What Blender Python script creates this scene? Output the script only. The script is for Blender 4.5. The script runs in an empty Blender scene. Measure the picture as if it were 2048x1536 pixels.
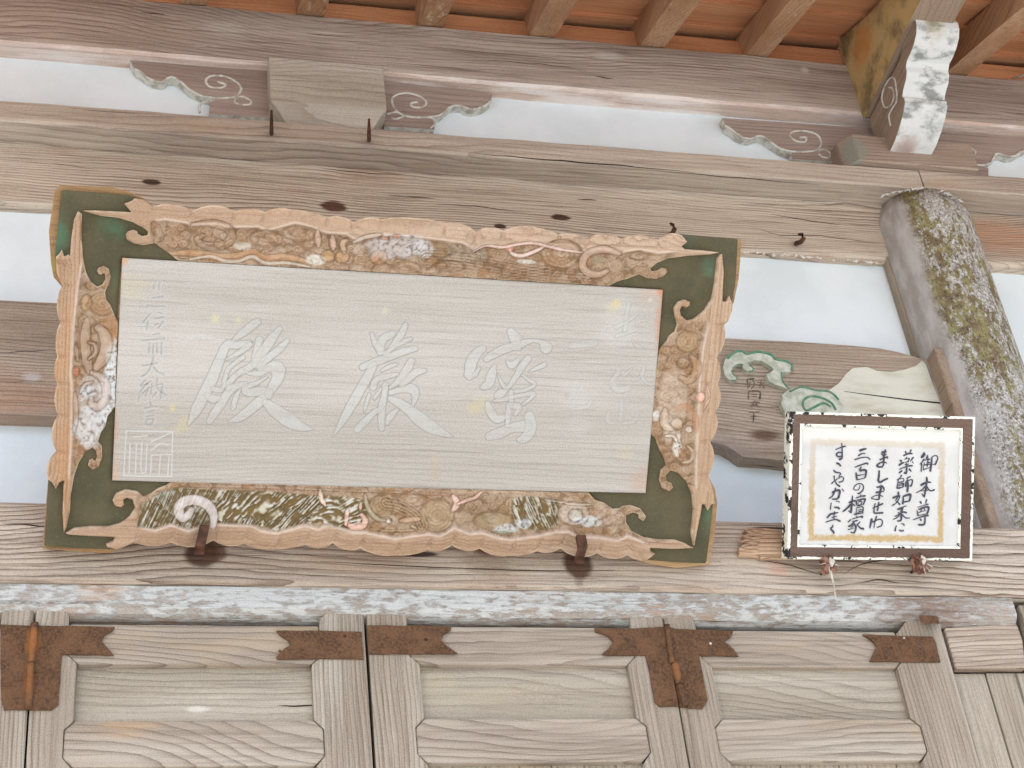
import bpy, bmesh, math, random
import numpy as np
from mathutils import Vector, Matrix
from mathutils.geometry import tessellate_polygon

random.seed(7)
RNG = np.random.default_rng(11)
sc = bpy.context.scene
COL = sc.collection

# ------------------------------------------------------------------ camera
H = 1.60                                   # eye height
FPX, CX, CY = 3448.0, 1024.0, 768.0        # measured from the vanishing points of the facade
_up = np.array([-620, 4670, -3448.0]); _up /= np.linalg.norm(_up)
_xr = np.array([14500, -620, -3448.0]); _xr -= _up * (_xr @ _up); _xr /= np.linalg.norm(_xr)
_yr = np.cross(_up, _xr)
ROT = np.array([_xr, _yr, _up])
_c = ROT @ np.array([0, 0, -1.0])
CAM = np.array([0, -3.448 * _c[1], H])
cam_d = bpy.data.cameras.new("camera"); cam = bpy.data.objects.new("camera", cam_d); COL.objects.link(cam)
cam_d.sensor_width = 36.0; cam_d.lens = FPX / 2048 * 36.0
cam_d.clip_start = 0.05; cam_d.clip_end = 400
cam.matrix_world = Matrix([list(ROT[i]) + [CAM[i]] for i in range(3)] + [[0, 0, 0, 1]])
sc.camera = cam

# ------------------------------------------------------------------ world, sun, exposure
SUN_EL, SUN_AZ = math.radians(62), math.radians(-35)     # azimuth from -Y (the viewer's side) towards -X
world = bpy.data.worlds.new("World"); sc.world = world; world.use_nodes = True
wn = world.node_tree.nodes; wl = world.node_tree.links
sky = wn.new('ShaderNodeTexSky'); sky.sky_type = 'NISHITA'; sky.sun_disc = False
sun_dir = Vector((math.sin(SUN_AZ) * math.cos(SUN_EL), -math.cos(SUN_AZ) * math.cos(SUN_EL), math.sin(SUN_EL)))
sky.sun_elevation = SUN_EL
sky.sun_rotation = math.atan2(sun_dir.x, sun_dir.y)
sky.air_density = 1.0; sky.dust_density = 4.0; sky.ozone_density = 0.6
bg = wn['Background']; bg.inputs['Strength'].default_value = 0.15
wl.new(sky.outputs[0], bg.inputs['Color'])
sun_d = bpy.data.lights.new("sun", 'SUN'); sun = bpy.data.objects.new("sun", sun_d); COL.objects.link(sun)
sun_d.energy = 3.6; sun_d.angle = math.radians(1.5); sun_d.color = (1.0, 0.985, 0.97)
sun.rotation_euler = (-sun_dir).to_track_quat('-Z', 'Y').to_euler()
sc.view_settings.view_transform = 'Standard'; sc.view_settings.look = 'None'
sc.view_settings.exposure = 1.20; sc.view_settings.gamma = 1.0; sc.view_settings.use_curve_mapping = False
sc.cycles.max_bounces = 8; sc.cycles.diffuse_bounces = 5

# ------------------------------------------------------------------ measuring helpers
def ray(px, py):
    return ROT @ np.array([px - CX, -(py - CY), -FPX])
def W(px, py, Y=0.0):
    """the point of the vertical plane y = Y that was measured at this place of the survey photograph"""
    d = ray(px, py); return CAM + (Y - CAM[1]) / d[1] * d
def WX(px, py, X):
    d = ray(px, py); return CAM + (X - CAM[0]) / d[0] * d
class Plane:
    """tilted board: local u to the right, v up, w towards the viewer"""
    def __init__(s, p0, tilt, roll=0.0):
        th = math.radians(tilt); s.o = np.array(p0, float)
        u = np.array([1, 0, 0.0]); v = np.array([0, -math.sin(th), math.cos(th)]); n = np.cross(u, v)
        c, q = math.cos(roll), math.sin(roll)
        s.u = c * u + q * v; s.v = -q * u + c * v; s.n = n
    def px(s, px, py, w=0.0):
        d = ray(px, py); o = s.o + w * s.n
        q = CAM + ((o - CAM) @ s.n) / (d @ s.n) * d - o
        return (float(q @ s.u), float(q @ s.v))
    def many(s, pts, w=0.0):
        return [s.px(x, y, w) for x, y in pts]
    def matrix(s):
        return Matrix([[s.u[i], s.v[i], s.n[i], s.o[i]] for i in range(3)] + [[0, 0, 0, 1]])

# ------------------------------------------------------------------ object helpers
def tag(o, label=None, cat=None, group=None, kind=None):
    if label: o['label'] = label
    if cat: o['category'] = cat
    if group: o['group'] = group
    if kind: o['kind'] = kind
    return o
def empty(name, loc=(0, 0, 0), matrix=None):
    o = bpy.data.objects.new(name, None); COL.objects.link(o); o.empty_display_size = 0.05
    if matrix is not None: o.matrix_world = matrix
    else: o.location = loc
    return o
def raw(name, verts, faces, mat, parent=None, smooth=False, loc=None, local=False):
    """verts in world space unless local; the origin goes to loc (default: centre of the base)"""
    v = np.array(verts, float)
    me = bpy.data.meshes.new(name)
    if parent is None:
        if loc is None: loc = np.array([(v[:, 0].min() + v[:, 0].max()) / 2, (v[:, 1].min() + v[:, 1].max()) / 2, v[:, 2].min()])
        v = v - np.array(loc)
    elif not local:
        v = v - np.array(root_loc(parent))
    me.from_pydata(v.tolist(), [], faces)
    me.validate(); me.update()
    if smooth:
        me.polygons.foreach_set('use_smooth', [True] * len(me.polygons))
    me.materials.append(mat)
    o = bpy.data.objects.new(name, me); COL.objects.link(o)
    if parent is not None: o.parent = parent
    else: o.location = loc
    return o
def root_loc(o):
    p = Vector((0, 0, 0))
    while o is not None:
        p = p + o.location; o = o.parent
    return p
def ngon_mesh(poly, y0, y1):
    """prism verts/faces from a 2D polygon (x,z); front at y0 (towards viewer), back at y1; triangulated caps"""
    n = len(poly)
    tris = [list(t) for t in tessellate_polygon([[Vector((p[0], p[1], 0)) for p in poly]])]
    verts = [(p[0], y0, p[1]) for p in poly] + [(p[0], y1, p[1]) for p in poly]
    area = sum(poly[i][0] * poly[(i + 1) % n][1] - poly[(i + 1) % n][0] * poly[i][1] for i in range(n))
    faces = []
    for t in tris:
        a = sum(poly[t[i]][0] * poly[t[(i + 1) % 3]][1] - poly[t[(i + 1) % 3]][0] * poly[t[i]][1] for i in range(3))
        t = t if a > 0 else t[::-1]
        faces.append(t); faces.append([i + n for i in t[::-1]])
    for i in range(n):
        j = (i + 1) % n
        faces.append([i, i + n, j + n, j] if area > 0 else [i, j, j + n, i + n])
    return verts, faces
def slab_xz(name, poly, y0, y1, mat, parent=None, **k):
    v, f = ngon_mesh(poly, y0, y1)
    return raw(name, v, f, mat, parent, **k)
def slab_uv(name, poly, w1, w0, mat, parent):
    """plate on a tilted board: polygon in u,v, front at w1, back at w0 (local coordinates of the parent)"""
    v, f = ngon_mesh(poly, -w1, -w0)
    v = [(a, c, -b) for a, b, c in v]
    return raw(name, v, f, mat, parent, local=True)
def bevel_weight(o, width=0.003, seg=1, ang=35):
    m = o.modifiers.new("edge_wear", 'BEVEL'); m.width = width; m.segments = seg; m.limit_method = 'ANGLE'; m.angle_limit = math.radians(ang)
    return o
def sm(x, k, ph):
    return np.sin(x * k + ph) + 0.6 * np.sin(x * k * 2.3 + ph * 1.7) + 0.35 * np.sin(x * k * 5.1 + ph * 3.1)
def beam_x(name, x0, x1, prof, mat, parent=None, jit=0.0015, step=0.05, seed=1, end_fn=None):
    """hewn timber along x; prof is a closed polygon of (y,z) going round; every arris wanders a little"""
    n = max(2, int((x1 - x0) / step)); xs = np.linspace(x0, x1, n + 1); m = len(prof)
    verts, faces = [], []
    for i, x in enumerate(xs):
        for j, (y, z) in enumerate(prof):
            dy = jit * sm(x, 7 + j * 1.3, seed + j * 2.1) * 0.5; dz = jit * sm(x, 9 + j * .7, seed * 1.3 + j * 1.1) * 0.5
            verts.append((x, y + dy, z + dz))
    for i in range(n):
        for j in range(m):
            a = i * m + j; b = i * m + (j + 1) % m
            faces.append([a, b, b + m, a + m])
    faces.append(list(range(m))[::-1]); faces.append([n * m + j for j in range(m)])
    return raw(name, verts, faces, mat, parent)
def rect_prof(y0, y1, z0, z1, c=0.006):
    """front y0, back y1; going round so that normals face out"""
    return [(y0, z0 + c), (y0 + c, z0), (y1, z0), (y1, z1), (y0 + c, z1), (y0, z1 - c)]
def box(name, x0, x1, y0, y1, z0, z1, mat, parent=None, bev=0.002, **k):
    v = [(x, y, z) for x in (x0, x1) for y in (y0, y1) for z in (z0, z1)]
    f = [[0, 1, 3, 2], [4, 6, 7, 5], [0, 4, 5, 1], [2, 3, 7, 6], [0, 2, 6, 4], [1, 5, 7, 3]]
    o = raw(name, v, f, mat, parent, **k)
    if bev: bevel_weight(o, bev)
    return o
def tube(name, pts, rad, mat, parent=None, sides=8, flat=1.0, local=False, loc=None):
    pts = [Vector(p) for p in pts]; n = len(pts)
    if not hasattr(rad, '__len__'): rad = [rad] * n
    verts, faces = [], []
    ref = Vector((0.13, 0.31, 0.94)).normalized()
    for i, p in enumerate(pts):
        t = (pts[min(i + 1, n - 1)] - pts[max(i - 1, 0)]).normalized()
        a = t.cross(ref)
        if a.length < 0.05: a = t.cross(Vector((1, 0, 0)))
        a.normalize(); b = t.cross(a)
        for k in range(sides):
            th = 2 * math.pi * k / sides
            verts.append(tuple(p + rad[i] * (math.cos(th) * a + flat * math.sin(th) * b)))
    for i in range(n - 1):
        for k in range(sides):
            q = (k + 1) % sides
            faces.append([i * sides + k, i * sides + q, (i + 1) * sides + q, (i + 1) * sides + k])
    faces.append(list(range(sides))[::-1]); faces.append([(n - 1) * sides + k for k in range(sides)])
    return raw(name, verts, faces, mat, parent, smooth=sides > 5, local=local, loc=loc)
def smooth_line(pts, n=6):
    """Catmull-Rom through the points"""
    P = np.array(pts, float); P = np.vstack([2 * P[0] - P[1], P, 2 * P[-1] - P[-2]])
    out = []
    for i in range(1, len(P) - 2):
        for k in range(n):
            t = k / n
            out.append(0.5 * ((2 * P[i]) + (-P[i - 1] + P[i + 1]) * t + (2 * P[i - 1] - 5 * P[i] + 4 * P[i + 1] - P[i + 2]) * t * t + (-P[i - 1] + 3 * P[i] - 3 * P[i + 1] + P[i + 2]) * t ** 3))
    out.append(P[-2]); return np.array(out)

# ------------------------------------------------------------------ materials
def rgb(r, g, b):
    f = lambda c: (c / 255 / 12.92) if c <= 10 else (((c / 255) + 0.055) / 1.055) ** 2.4
    return (f(r), f(g), f(b), 1)
class NT:
    def __init__(s, name):
        s.m = bpy.data.materials.new(name); s.m.use_nodes = True
        s.n = s.m.node_tree.nodes; s.l = s.m.node_tree.links
        s.b = s.n['Principled BSDF']; s.b.inputs['Roughness'].default_value = 0.85
        s.b.inputs['Specular IOR Level'].default_value = 0.25
    def node(s, t, **k):
        x = s.n.new(t)
        for a, b in k.items(): setattr(x, a, b)
        return x
    def put(s, sock, val):
        if hasattr(val, 'is_linked') or isinstance(val, bpy.types.NodeSocket): s.l.new(val, sock)
        else: sock.default_value = val
    def math(s, op, a, b=0.5, c=None, clamp=False):
        x = s.node('ShaderNodeMath', operation=op, use_clamp=clamp)
        s.put(x.inputs[0], a); s.put(x.inputs[1], b)
        if c is not None: s.put(x.inputs[2], c)
        return x.outputs[0]
    def mix(s, f, a, b, blend='MIX'):
        x = s.node('ShaderNodeMix', data_type='RGBA', blend_type=blend)
        s.put(x.inputs[0], f); s.put(x.inputs[6], a); s.put(x.inputs[7], b)
        return x.outputs[2]
    def noise(s, vec, scale, detail=2, rough=0.5, dist=0.0):
        x = s.node('ShaderNodeTexNoise'); s.put(x.inputs['Vector'], vec)
        x.inputs['Scale'].default_value = scale; x.inputs['Detail'].default_value = detail
        x.inputs['Roughness'].default_value = rough; x.inputs['Distortion'].default_value = dist
        return x.outputs['Fac']
    def mapping(s, vec, loc=(0, 0, 0), scale=(1, 1, 1)):
        x = s.node('ShaderNodeMapping'); s.put(x.inputs[0], vec)
        x.inputs['Location'].default_value = loc; x.inputs['Scale'].default_value = scale
        return x.outputs[0]
    def step(s, v, a, b, lo=0.0, hi=1.0, smooth=True):
        x = s.node('ShaderNodeMapRange'); x.interpolation_type = 'SMOOTHSTEP' if smooth else 'LINEAR'
        s.put(x.inputs[0], v); x.inputs[1].default_value = a; x.inputs[2].default_value = b
        x.inputs[3].default_value = lo; x.inputs[4].default_value = hi
        return x.outputs[0]
    def spot(s, pos, c, r, edge=0.35, nz=None, stretch=(1, 1, 1), wob=0.6):
        """1 inside a ragged blob round c"""
        v = s.node('ShaderNodeVectorMath', operation='SUBTRACT'); s.put(v.inputs[0], pos); v.inputs[1].default_value = c
        w = s.node('ShaderNodeVectorMath', operation='MULTIPLY'); s.put(w.inputs[0], v.outputs[0]); w.inputs[1].default_value = stretch
        l = s.node('ShaderNodeVectorMath', operation='LENGTH'); s.put(l.inputs[0], w.outputs[0])
        d = s.math('DIVIDE', l.outputs['Value'], r)
        if nz is not None: d = s.math('ADD', d, s.math('MULTIPLY', s.math('SUBTRACT', nz, 0.5), wob * 2))
        return s.step(d, 1 + edge, 1 - edge)
    def bump(s, h, strength=0.4, dist=0.002, normal=None):
        x = s.node('ShaderNodeBump'); x.inputs['Strength'].default_value = strength; x.inputs['Distance'].default_value = dist
        s.put(x.inputs['Height'], h)
        if normal is not None: s.put(x.inputs['Normal'], normal)
        return x.outputs[0]
SEED = [0]
def wood(name, axis='x', light=(190, 175, 163), mid=(165, 146, 133), dark=(98, 78, 66), rings=26, ring_amt=0.55, warp=7.0,
         fibre=0.5, knots=0.0, stain=None, pale=None, bump=0.5, crack=0.5, spots=(), attr=False, wscale=2.2, world_pos=True, holes=0.0, rough=0.88):
    t = NT(name); SEED[0] += 1; sd = SEED[0] * 3.71
    tc = t.node('ShaderNodeTexCoord')
    if world_pos:
        geo = t.node('ShaderNodeNewGeometry'); pos = geo.outputs['Position']
    else: pos = tc.outputs['Object']
    ai = 'xyz'.index(axis)
    def st(k):
        v = [1.0, 1.0, 1.0]; v[ai] = k; return tuple(v)
    p_low = t.mapping(pos, (sd, sd * .7, sd * 1.3), st(0.16))
    p_mid = t.mapping(pos, (sd * 1.1, sd * .9, sd * .3), st(0.05))
    p_fine = t.mapping(pos, (sd * .4, sd * 1.9, sd * 1.5), st(0.025))
    sep = t.node('ShaderNodeSeparateXYZ'); t.l.new(pos, sep.inputs[0])
    oth = [i for i in range(3) if i != ai]
    if axis == 'x': across = t.math('ADD', sep.outputs[2], t.math('MULTIPLY', sep.outputs[1], 0.7))
    elif axis == 'z': across = t.math('ADD', sep.outputs[0], t.math('MULTIPLY', sep.outputs[1], 0.7))
    else: across = t.math('ADD', sep.outputs[0], t.math('MULTIPLY', sep.outputs[2], 0.7))
    p_ring = t.mapping(pos, (sd * 1.7, sd * .6, sd * 2.3), st(0.30))
    nl = t.noise(p_ring, wscale * 2.0, 1.0, 0.4)
    ph = t.math('ADD', t.math('MULTIPLY', across, rings * 2.3), t.math('MULTIPLY', nl, warp * 1.5 + rings * .06))
    nm = t.noise(p_ring, 26, 3, 0.55)
    ph = t.math('ADD', ph, t.math('MULTIPLY', nm, 1.1))
    if knots > 0:
        vo = t.node('ShaderNodeTexVoronoi'); vo.inputs['Scale'].default_value = knots
        t.l.new(t.mapping(pos, (sd * .31, sd * .53, sd * .77), st(0.42)), vo.inputs['Vector'])
        kd = t.math('MULTIPLY', vo.outputs['Distance'], 1.0)
        kf = t.math('POWER', 2.718, t.math('MULTIPLY', t.math('MULTIPLY', kd, kd), -55.0))
        ph = t.math('ADD', ph, t.math('MULTIPLY', kf, 7.0))
        core = t.step(kd, 0.045, 0.02)
    fr = t.math('FRACT', ph)
    late = t.math('POWER', fr, 4.0)                       # slow darkening, then the sharp end of the year ring
    rmod = t.step(t.noise(p_low, 7.0, 2, 0.5), 0.31, 0.60)
    ringv = t.math('MULTIPLY', late, rmod)
    fib = t.noise(p_fine, 170, 4, 0.65)
    tone = t.noise(p_low, 6.5, 3, 0.6)
    c = t.mix(t.step(tone, 0.34, 0.66), rgb(*light), rgb(*mid))
    fibd = t.step(fib, 0.46, 0.72)
    c = t.mix(t.math('MULTIPLY', fibd, fibre), c, rgb(*[int(m * .62 + d * .38) for m, d in zip(mid, dark)]))
    fibl = t.step(fib, 0.40, 0.22)
    c = t.mix(t.math('MULTIPLY', fibl, fibre * .55), c, rgb(*[min(255, int(l * 1.13)) for l in light]))
    c = t.mix(t.math('MULTIPLY', ringv, ring_amt), c, rgb(*dark))
    hair = t.noise(t.mapping(pos, (sd * 7, sd * 2, 4), st(0.022)), 210, 2, 0.5)
    hm_ = t.step(hair, 0.60, 0.67)
    c = t.mix(t.math('MULTIPLY', hm_, 0.05 + .22 * fibre), c, rgb(*[int(d * .85) for d in dark]))
    wide = t.noise(t.mapping(pos, (sd, 3, 1), st(0.07)), 9, 2, 0.5)
    c = t.mix(t.math('MULTIPLY', t.step(wide, 0.52, 0.70), 0.16), c, rgb(*dark))
    if stain:
        sc_, col, amt = stain
        sn = t.noise(t.mapping(pos, (sd * 2, 1, sd), st(0.3)), sc_, 3, 0.6)
        c = t.mix(t.math('MULTIPLY', t.step(sn, 0.56, 0.70), amt), c, rgb(*col))
    h = t.math('SUBTRACT', t.math('ADD', t.math('MULTIPLY', late, -0.7), t.math('MULTIPLY', fib, -1.0)), t.math('MULTIPLY', hm_, .6))
    if crack > 0:
        cn = t.noise(t.mapping(pos, (sd * 5, sd, 2), st(0.018)), 60, 2, 0.5, 0.15)
        cm = t.math('MULTIPLY', t.step(cn, 0.705, 0.74), crack)
        c = t.mix(cm, c, rgb(52, 40, 34)); h = t.math('SUBTRACT', h, t.math('MULTIPLY', cm, 2.5))
    if pale:
        lo, hi, col, pst = pale[:4]
        pn = t.noise(t.mapping(pos, (sd * 3, sd, 5), st(pst)), pale[4] if len(pale) > 4 else 34, 6, 0.68)
        pn2 = t.noise(t.mapping(pos, (sd, sd * 4, 2), st(0.35)), 5, 2, 0.5)
        pv = t.math('ADD', pn, t.math('MULTIPLY', t.math('SUBTRACT', pn2, 0.5), 0.55))
        pm = t.step(pv, lo, hi)
        c = t.mix(t.math('MULTIPLY', pm, 0.85), c, rgb(*col)); h = t.math('ADD', h, t.math('MULTIPLY', pm, 0.8))
    if knots > 0:
        c = t.mix(t.math('MULTIPLY', core, 0.8), c, rgb(88, 58, 42))
        h = t.math('SUBTRACT', h, core)
    if holes > 0:
        hv = t.node('ShaderNodeTexVoronoi'); hv.inputs['Scale'].default_value = holes
        t.l.new(t.mapping(pos, (sd * .7, sd * .2, sd * .9), st(0.55)), hv.inputs['Vector'])
        hm = t.step(hv.outputs['Distance'], 0.06, 0.03)
        c = t.mix(t.math('MULTIPLY', hm, 0.8), c, rgb(60, 42, 32)); h = t.math('SUBTRACT', h, t.math('MULTIPLY', hm, 2.0))
    ns = t.math('ADD', t.math('MULTIPLY', t.noise(t.mapping(pos, (sd, 1, 2), st(0.22)), 60, 5, 0.7), .75), t.math('MULTIPLY', fib, .25))
    sfib = t.step(fib, .30, .62, 1.0, .45)
    for sp in spots:                                       # (centre, radius, colour, amount, stretch, raggedness)
        cen, r, col, amt, strc, wob = sp
        c = t.mix(t.math('MULTIPLY', t.math('MULTIPLY', t.spot(pos, cen, r * (1.12 if amt >= .82 else 1), 0.22 if amt >= .82 else 0.55, ns, strc, wob * (1.1 if amt >= .82 else 1.6)), sfib if (r > .012 and amt < .82) else 1.0), amt), c, rgb(*col))
    speck = t.noise(pos, 420, 2, 0.6)
    c = t.mix(0.22, c, t.mix(t.step(speck, 0.3, 0.7), (0.05, .04, .035, 1), (0.95, 0.93, .9, 1)), 'SOFT_LIGHT')
    if attr:
        a = t.node('ShaderNodeAttribute'); a.attribute_name = 'tint'
        c = t.mix(a.outputs['Alpha'], c, a.outputs['Color'])
    t.l.new(c, t.b.inputs['Base Color'])
    t.b.inputs['Roughness'].default_value = rough
    t.l.new(t.bump(h, bump, 0.0022), t.b.inputs['Normal'])
    return t.m
def plain(name, col, rough=0.8, nscale=30, var=0.12, bump=0.1, bscale=120, spots=(), metallic=0.0, col2=None, lo=.35, hi=.65, stretch=(1, 1, 1), blotch=None):
    t = NT(name); geo = t.node('ShaderNodeNewGeometry'); pos = geo.outputs['Position']
    q = t.mapping(pos, (0, 0, 0), stretch)
    n = t.noise(q, nscale, 4, 0.6)
    c2 = col2 or tuple(int(x * (1 - var)) for x in col)
    c = t.mix(t.step(n, lo, hi), rgb(*col), rgb(*c2))
    if blotch:
        c = t.mix(t.math('MULTIPLY', t.step(t.noise(pos, blotch[2], 3, .6), .40, .64), blotch[1]), c, rgb(*blotch[0]))
    ns = t.noise(pos, 40, 4, 0.7)
    for cen, r, cc, amt, strc, wob in spots:
        c = t.mix(t.math('MULTIPLY', t.spot(pos, cen, r, 0.4, ns, strc, wob), amt), c, rgb(*cc))
    speck = t.noise(pos, 500, 2, 0.6)
    c = t.mix(0.15, c, t.mix(t.step(speck, 0.3, 0.7), (0.05, .04, .035, 1), (0.95, 0.93, .9, 1)), 'SOFT_LIGHT')
    t.l.new(c, t.b.inputs['Base Color']); t.b.inputs['Roughness'].default_value = rough; t.b.inputs['Metallic'].default_value = metallic
    t.l.new(t.bump(t.noise(pos, bscale, 5, 0.65), bump, 0.002), t.b.inputs['Normal'])
    return t.m

# ================================================================== THE PLACE
# ------------------------------------------------------------------ materials of the timber frame
def w3(px, py, Y): return tuple(float(a) for a in W(px, py, Y))
M = {}
M['keta'] = wood('wood_eaves_beam', 'x', (188, 176, 163), (160, 146, 134), (84, 66, 56), rings=34, ring_amt=.7, fibre=.9, knots=1.6,
                 stain=(9, (158, 138, 124), .35), pale=(.66, .74, (205, 196, 190), .10), crack=.45,
                 spots=[(w3(130, 40, 0), .09, (160, 132, 112), .3, (.35, 1, 1), .6), (w3(1610, 140, 0), .011, (206, 206, 202), .6, (1, 1, 1), .8),
                        (w3(450, 58, 0), .022, (190, 184, 172), .7, (.5, 1, 1), .4), (w3(1215, 112, 0), .016, (200, 196, 188), .7, (.5, 1, 1), .4)])
M['keta_under'] = wood('wood_eaves_beam_underside', 'x', (214, 200, 190), (200, 176, 160), (140, 104, 84), rings=20, ring_amt=.2, fibre=.6,
                       stain=(9, (186, 142, 112), .6), pale=(.46, .66, (228, 220, 213), .14), crack=.2)
M['plate'] = wood('wood_plate', 'x', (196, 184, 168), (172, 158, 143), (104, 86, 74), rings=36, ring_amt=.65, fibre=.8, crack=.8,
                  stain=(8, (176, 150, 122), .35), pale=(.70, .80, (205, 196, 186), .10), holes=2.4)
M['tie'] = wood('wood_tie_beam', 'x', (206, 193, 176), (184, 168, 150), (90, 70, 54), rings=48, ring_amt=.95, warp=15, fibre=.8, knots=1.9, crack=1.0,
                stain=(9, (172, 136, 108), .4), holes=2.6, bump=.8,
                spots=[(w3(668, 412, .038), .013, (84, 52, 36), .95, (.5, 1, 1), .7), (w3(735, 345, .038), .03, (176, 132, 100), .5, (.4, 1, 1), .8),
                       (w3(1990, 470, .038), .05, (186, 124, 82), .6, (.5, 1, 1), .9), (w3(303, 364, .038), .007, (66, 44, 34), .95, (.4, 1, 1), .2),
                       (w3(1120, 434, .038), .008, (66, 44, 34), .95, (.4, 1, 1), .8), (w3(1000, 452, .038), .006, (66, 44, 34), .95, (.5, 1, 1), .2)])
M['mid'] = wood('wood_rainbow_beam', 'x', (188, 173, 156), (164, 148, 130), (92, 74, 58), rings=50, ring_amt=.75, fibre=.8, knots=1.2, crack=.7,
                spots=[(w3(40, 790, .03), .05, (172, 122, 88), .6, (.6, 1, 1), .8), (w3(1530, 870, .03), .012, (96, 66, 48), .8, (.4, 1, 1), .3),
                       (w3(62, 757, .03), .012, (206, 204, 202), .6, (.7, 1, 1), 1.0), (w3(1455, 905, .03), .035, (150, 138, 134), .7, (.7, 1, 1), .5)])
M['sill'] = wood('wood_frieze_beam', 'x', (200, 188, 172), (174, 159, 142), (90, 68, 54), rings=40, ring_amt=.95, warp=8, fibre=.8, knots=1.6, crack=.9,
                 stain=(8, (170, 138, 112), .35), holes=1.9, bump=.9,
                 spots=[(w3(403, 1107, -.07), .026, (84, 62, 50), .95, (1, 1, 1), .2), (w3(424, 1102, -.07), .022, (96, 70, 56), .85, (1, 1, 1), .4),
                        (w3(1155, 1126, -.07), .027, (88, 64, 50), .94, (1.1, 1, .9), .35), (w3(1156, 1150, -.07), .016, (100, 76, 60), .7, (2, 1, .7), .6),
                        (w3(970, 1125, -.07), .03, (140, 118, 98), .7, (.7, 1, 1), .7), (w3(1555, 1132, -.07), .02, (205, 128, 110), .4, (1.2, 1, 1), .8),
                        (w3(977, 1102, -.07), .009, (92, 60, 44), .8, (.4, 1, 1), .3), (w3(836, 1108, -.07), .007, (50, 36, 30), .9, (.22, 1, 1.4), .3)])
M['lintel'] = wood('wood_whitewashed_lintel', 'x', (178, 168, 156), (158, 146, 134), (106, 88, 74), rings=30, ring_amt=.3, fibre=.6, crack=.5,
                   stain=(8, (186, 150, 122), .4), pale=(.36, .54, (192, 194, 190), .36, 90), bump=.9,
                   spots=[(w3(1862, 1232, -.06), .05, (110, 78, 56), .8, (.55, 1, 1), .7), (w3(200, 1180, -.06), .02, (190, 150, 116), .7, (.6, 1, 1), .8)])
M['door'] = wood('wood_door', 'x', (180, 171, 155), (158, 147, 131), (92, 78, 64), rings=30, ring_amt=.62, warp=10, fibre=.5, knots=.9, crack=.35,
                 stain=(7, (176, 160, 130), .3), bump=.5)
M['door_panel'] = wood('wood_door_board', 'x', (176, 167, 151), (156, 146, 129), (86, 72, 58), rings=26, ring_amt=.55, warp=10, fibre=.6, knots=.8, crack=.3,
                       stain=(7, (178, 166, 132), .35), bump=.5,
                       spots=[(w3(395, 1418, -.04), .006, (206, 200, 188), .8, (.35, 1, 1.2), .3)])
M['door_mid'] = wood('wood_door_rail', 'x', (180, 170, 155), (156, 143, 127), (82, 68, 54), rings=24, ring_amt=.65, warp=12, fibre=.6, knots=1.1, crack=.5,
                     stain=(7, (180, 156, 120), .4), bump=.5,
                     spots=[(w3(245, 1455, -.05), .03, (184, 148, 106), .5, (.7, 1, 1.6), 1.0)])
M['stile'] = wood('wood_door_stile', 'z', (174, 164, 149), (150, 138, 122), (90, 76, 62), rings=50, ring_amt=.65, warp=6, fibre=.8, crack=.5,
                  pale=(.68, .8, (206, 208, 206), .2), bump=.5)
M['vwood'] = wood('wood_upright_board', 'z', (172, 162, 146), (146, 134, 118), (94, 80, 64), rings=40, ring_amt=.45, warp=6, fibre=.7, crack=.5, stain=(6, (176, 156, 124), .3))
M['roof'] = wood('wood_roof_board', 'x', (220, 166, 124), (196, 138, 96), (122, 78, 50), rings=30, ring_amt=.4, fibre=.5, knots=.8, crack=.2, bump=.3)
M['rafter'] = wood('wood_rafter', 'y', (194, 158, 126), (168, 128, 94), (98, 64, 44), rings=38, ring_amt=.4, fibre=.6, crack=.3,
                   stain=(9, (140, 88, 56), .5), pale=(.64, .76, (200, 182, 160), .3), bump=.5)
M['block'] = wood('wood_bearing_block', 'x', (190, 184, 171), (170, 161, 146), (118, 102, 86), rings=20, ring_amt=.45, warp=12, fibre=.4, crack=.3, stain=(6, (182, 168, 132), .3))
M['carve_grey'] = wood('wood_scroll_bracket', 'x', (168, 152, 142), (148, 130, 120), (98, 80, 70), rings=30, ring_amt=.4, fibre=.6, crack=.4)
M['chalk'] = plain('old_whitewash', (206, 206, 196), .9, 60, .15, .5, 160, col2=(164, 158, 146), lo=.42, hi=.66)
M['nose_wood'] = wood('wood_nose', 'y', (170, 152, 132), (146, 126, 108), (96, 76, 62), rings=30, ring_amt=.35, fibre=.6, crack=.4)
M['nose_face'] = plain('lichened_white_paint', (208, 210, 206), .92, 22, .2, 1.0, 90, col2=(140, 142, 138), lo=.48, hi=.66, stretch=(.8, 1.3, 1.3),
                       spots=[(w3(1850, 235, -.1), .035, (96, 100, 100), .7, (1, .7, .7), .9), (w3(1880, 268, -.06), .03, (150, 142, 92), .7, (1, 1, 1), .8),
                              (w3(1803, 284, -.05), .036, (172, 152, 142), .9, (1, .8, .8), .5), (w3(1862, 60, -.28), .03, (170, 156, 116), .6, (1, 1, 1), .8)])
M['mossy_beam'] = plain('mossy_beam_wood', (186, 158, 108), .93, 16, .2, .7, 70, col2=(126, 110, 76), lo=.4, hi=.68,
                        spots=[(tuple(WX(1725, 90, 1.765)), .05, (196, 136, 76), .75, (1, 1, 1), .7)])
M['plaster'] = plain('white_plaster', (226, 235, 238), .9, 5, .03, .10, 220, col2=(216, 226, 229))
M['iron'] = plain('rusted_iron', (92, 62, 44), .8, 60, .35, .5, 240, col2=(62, 42, 32))
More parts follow.
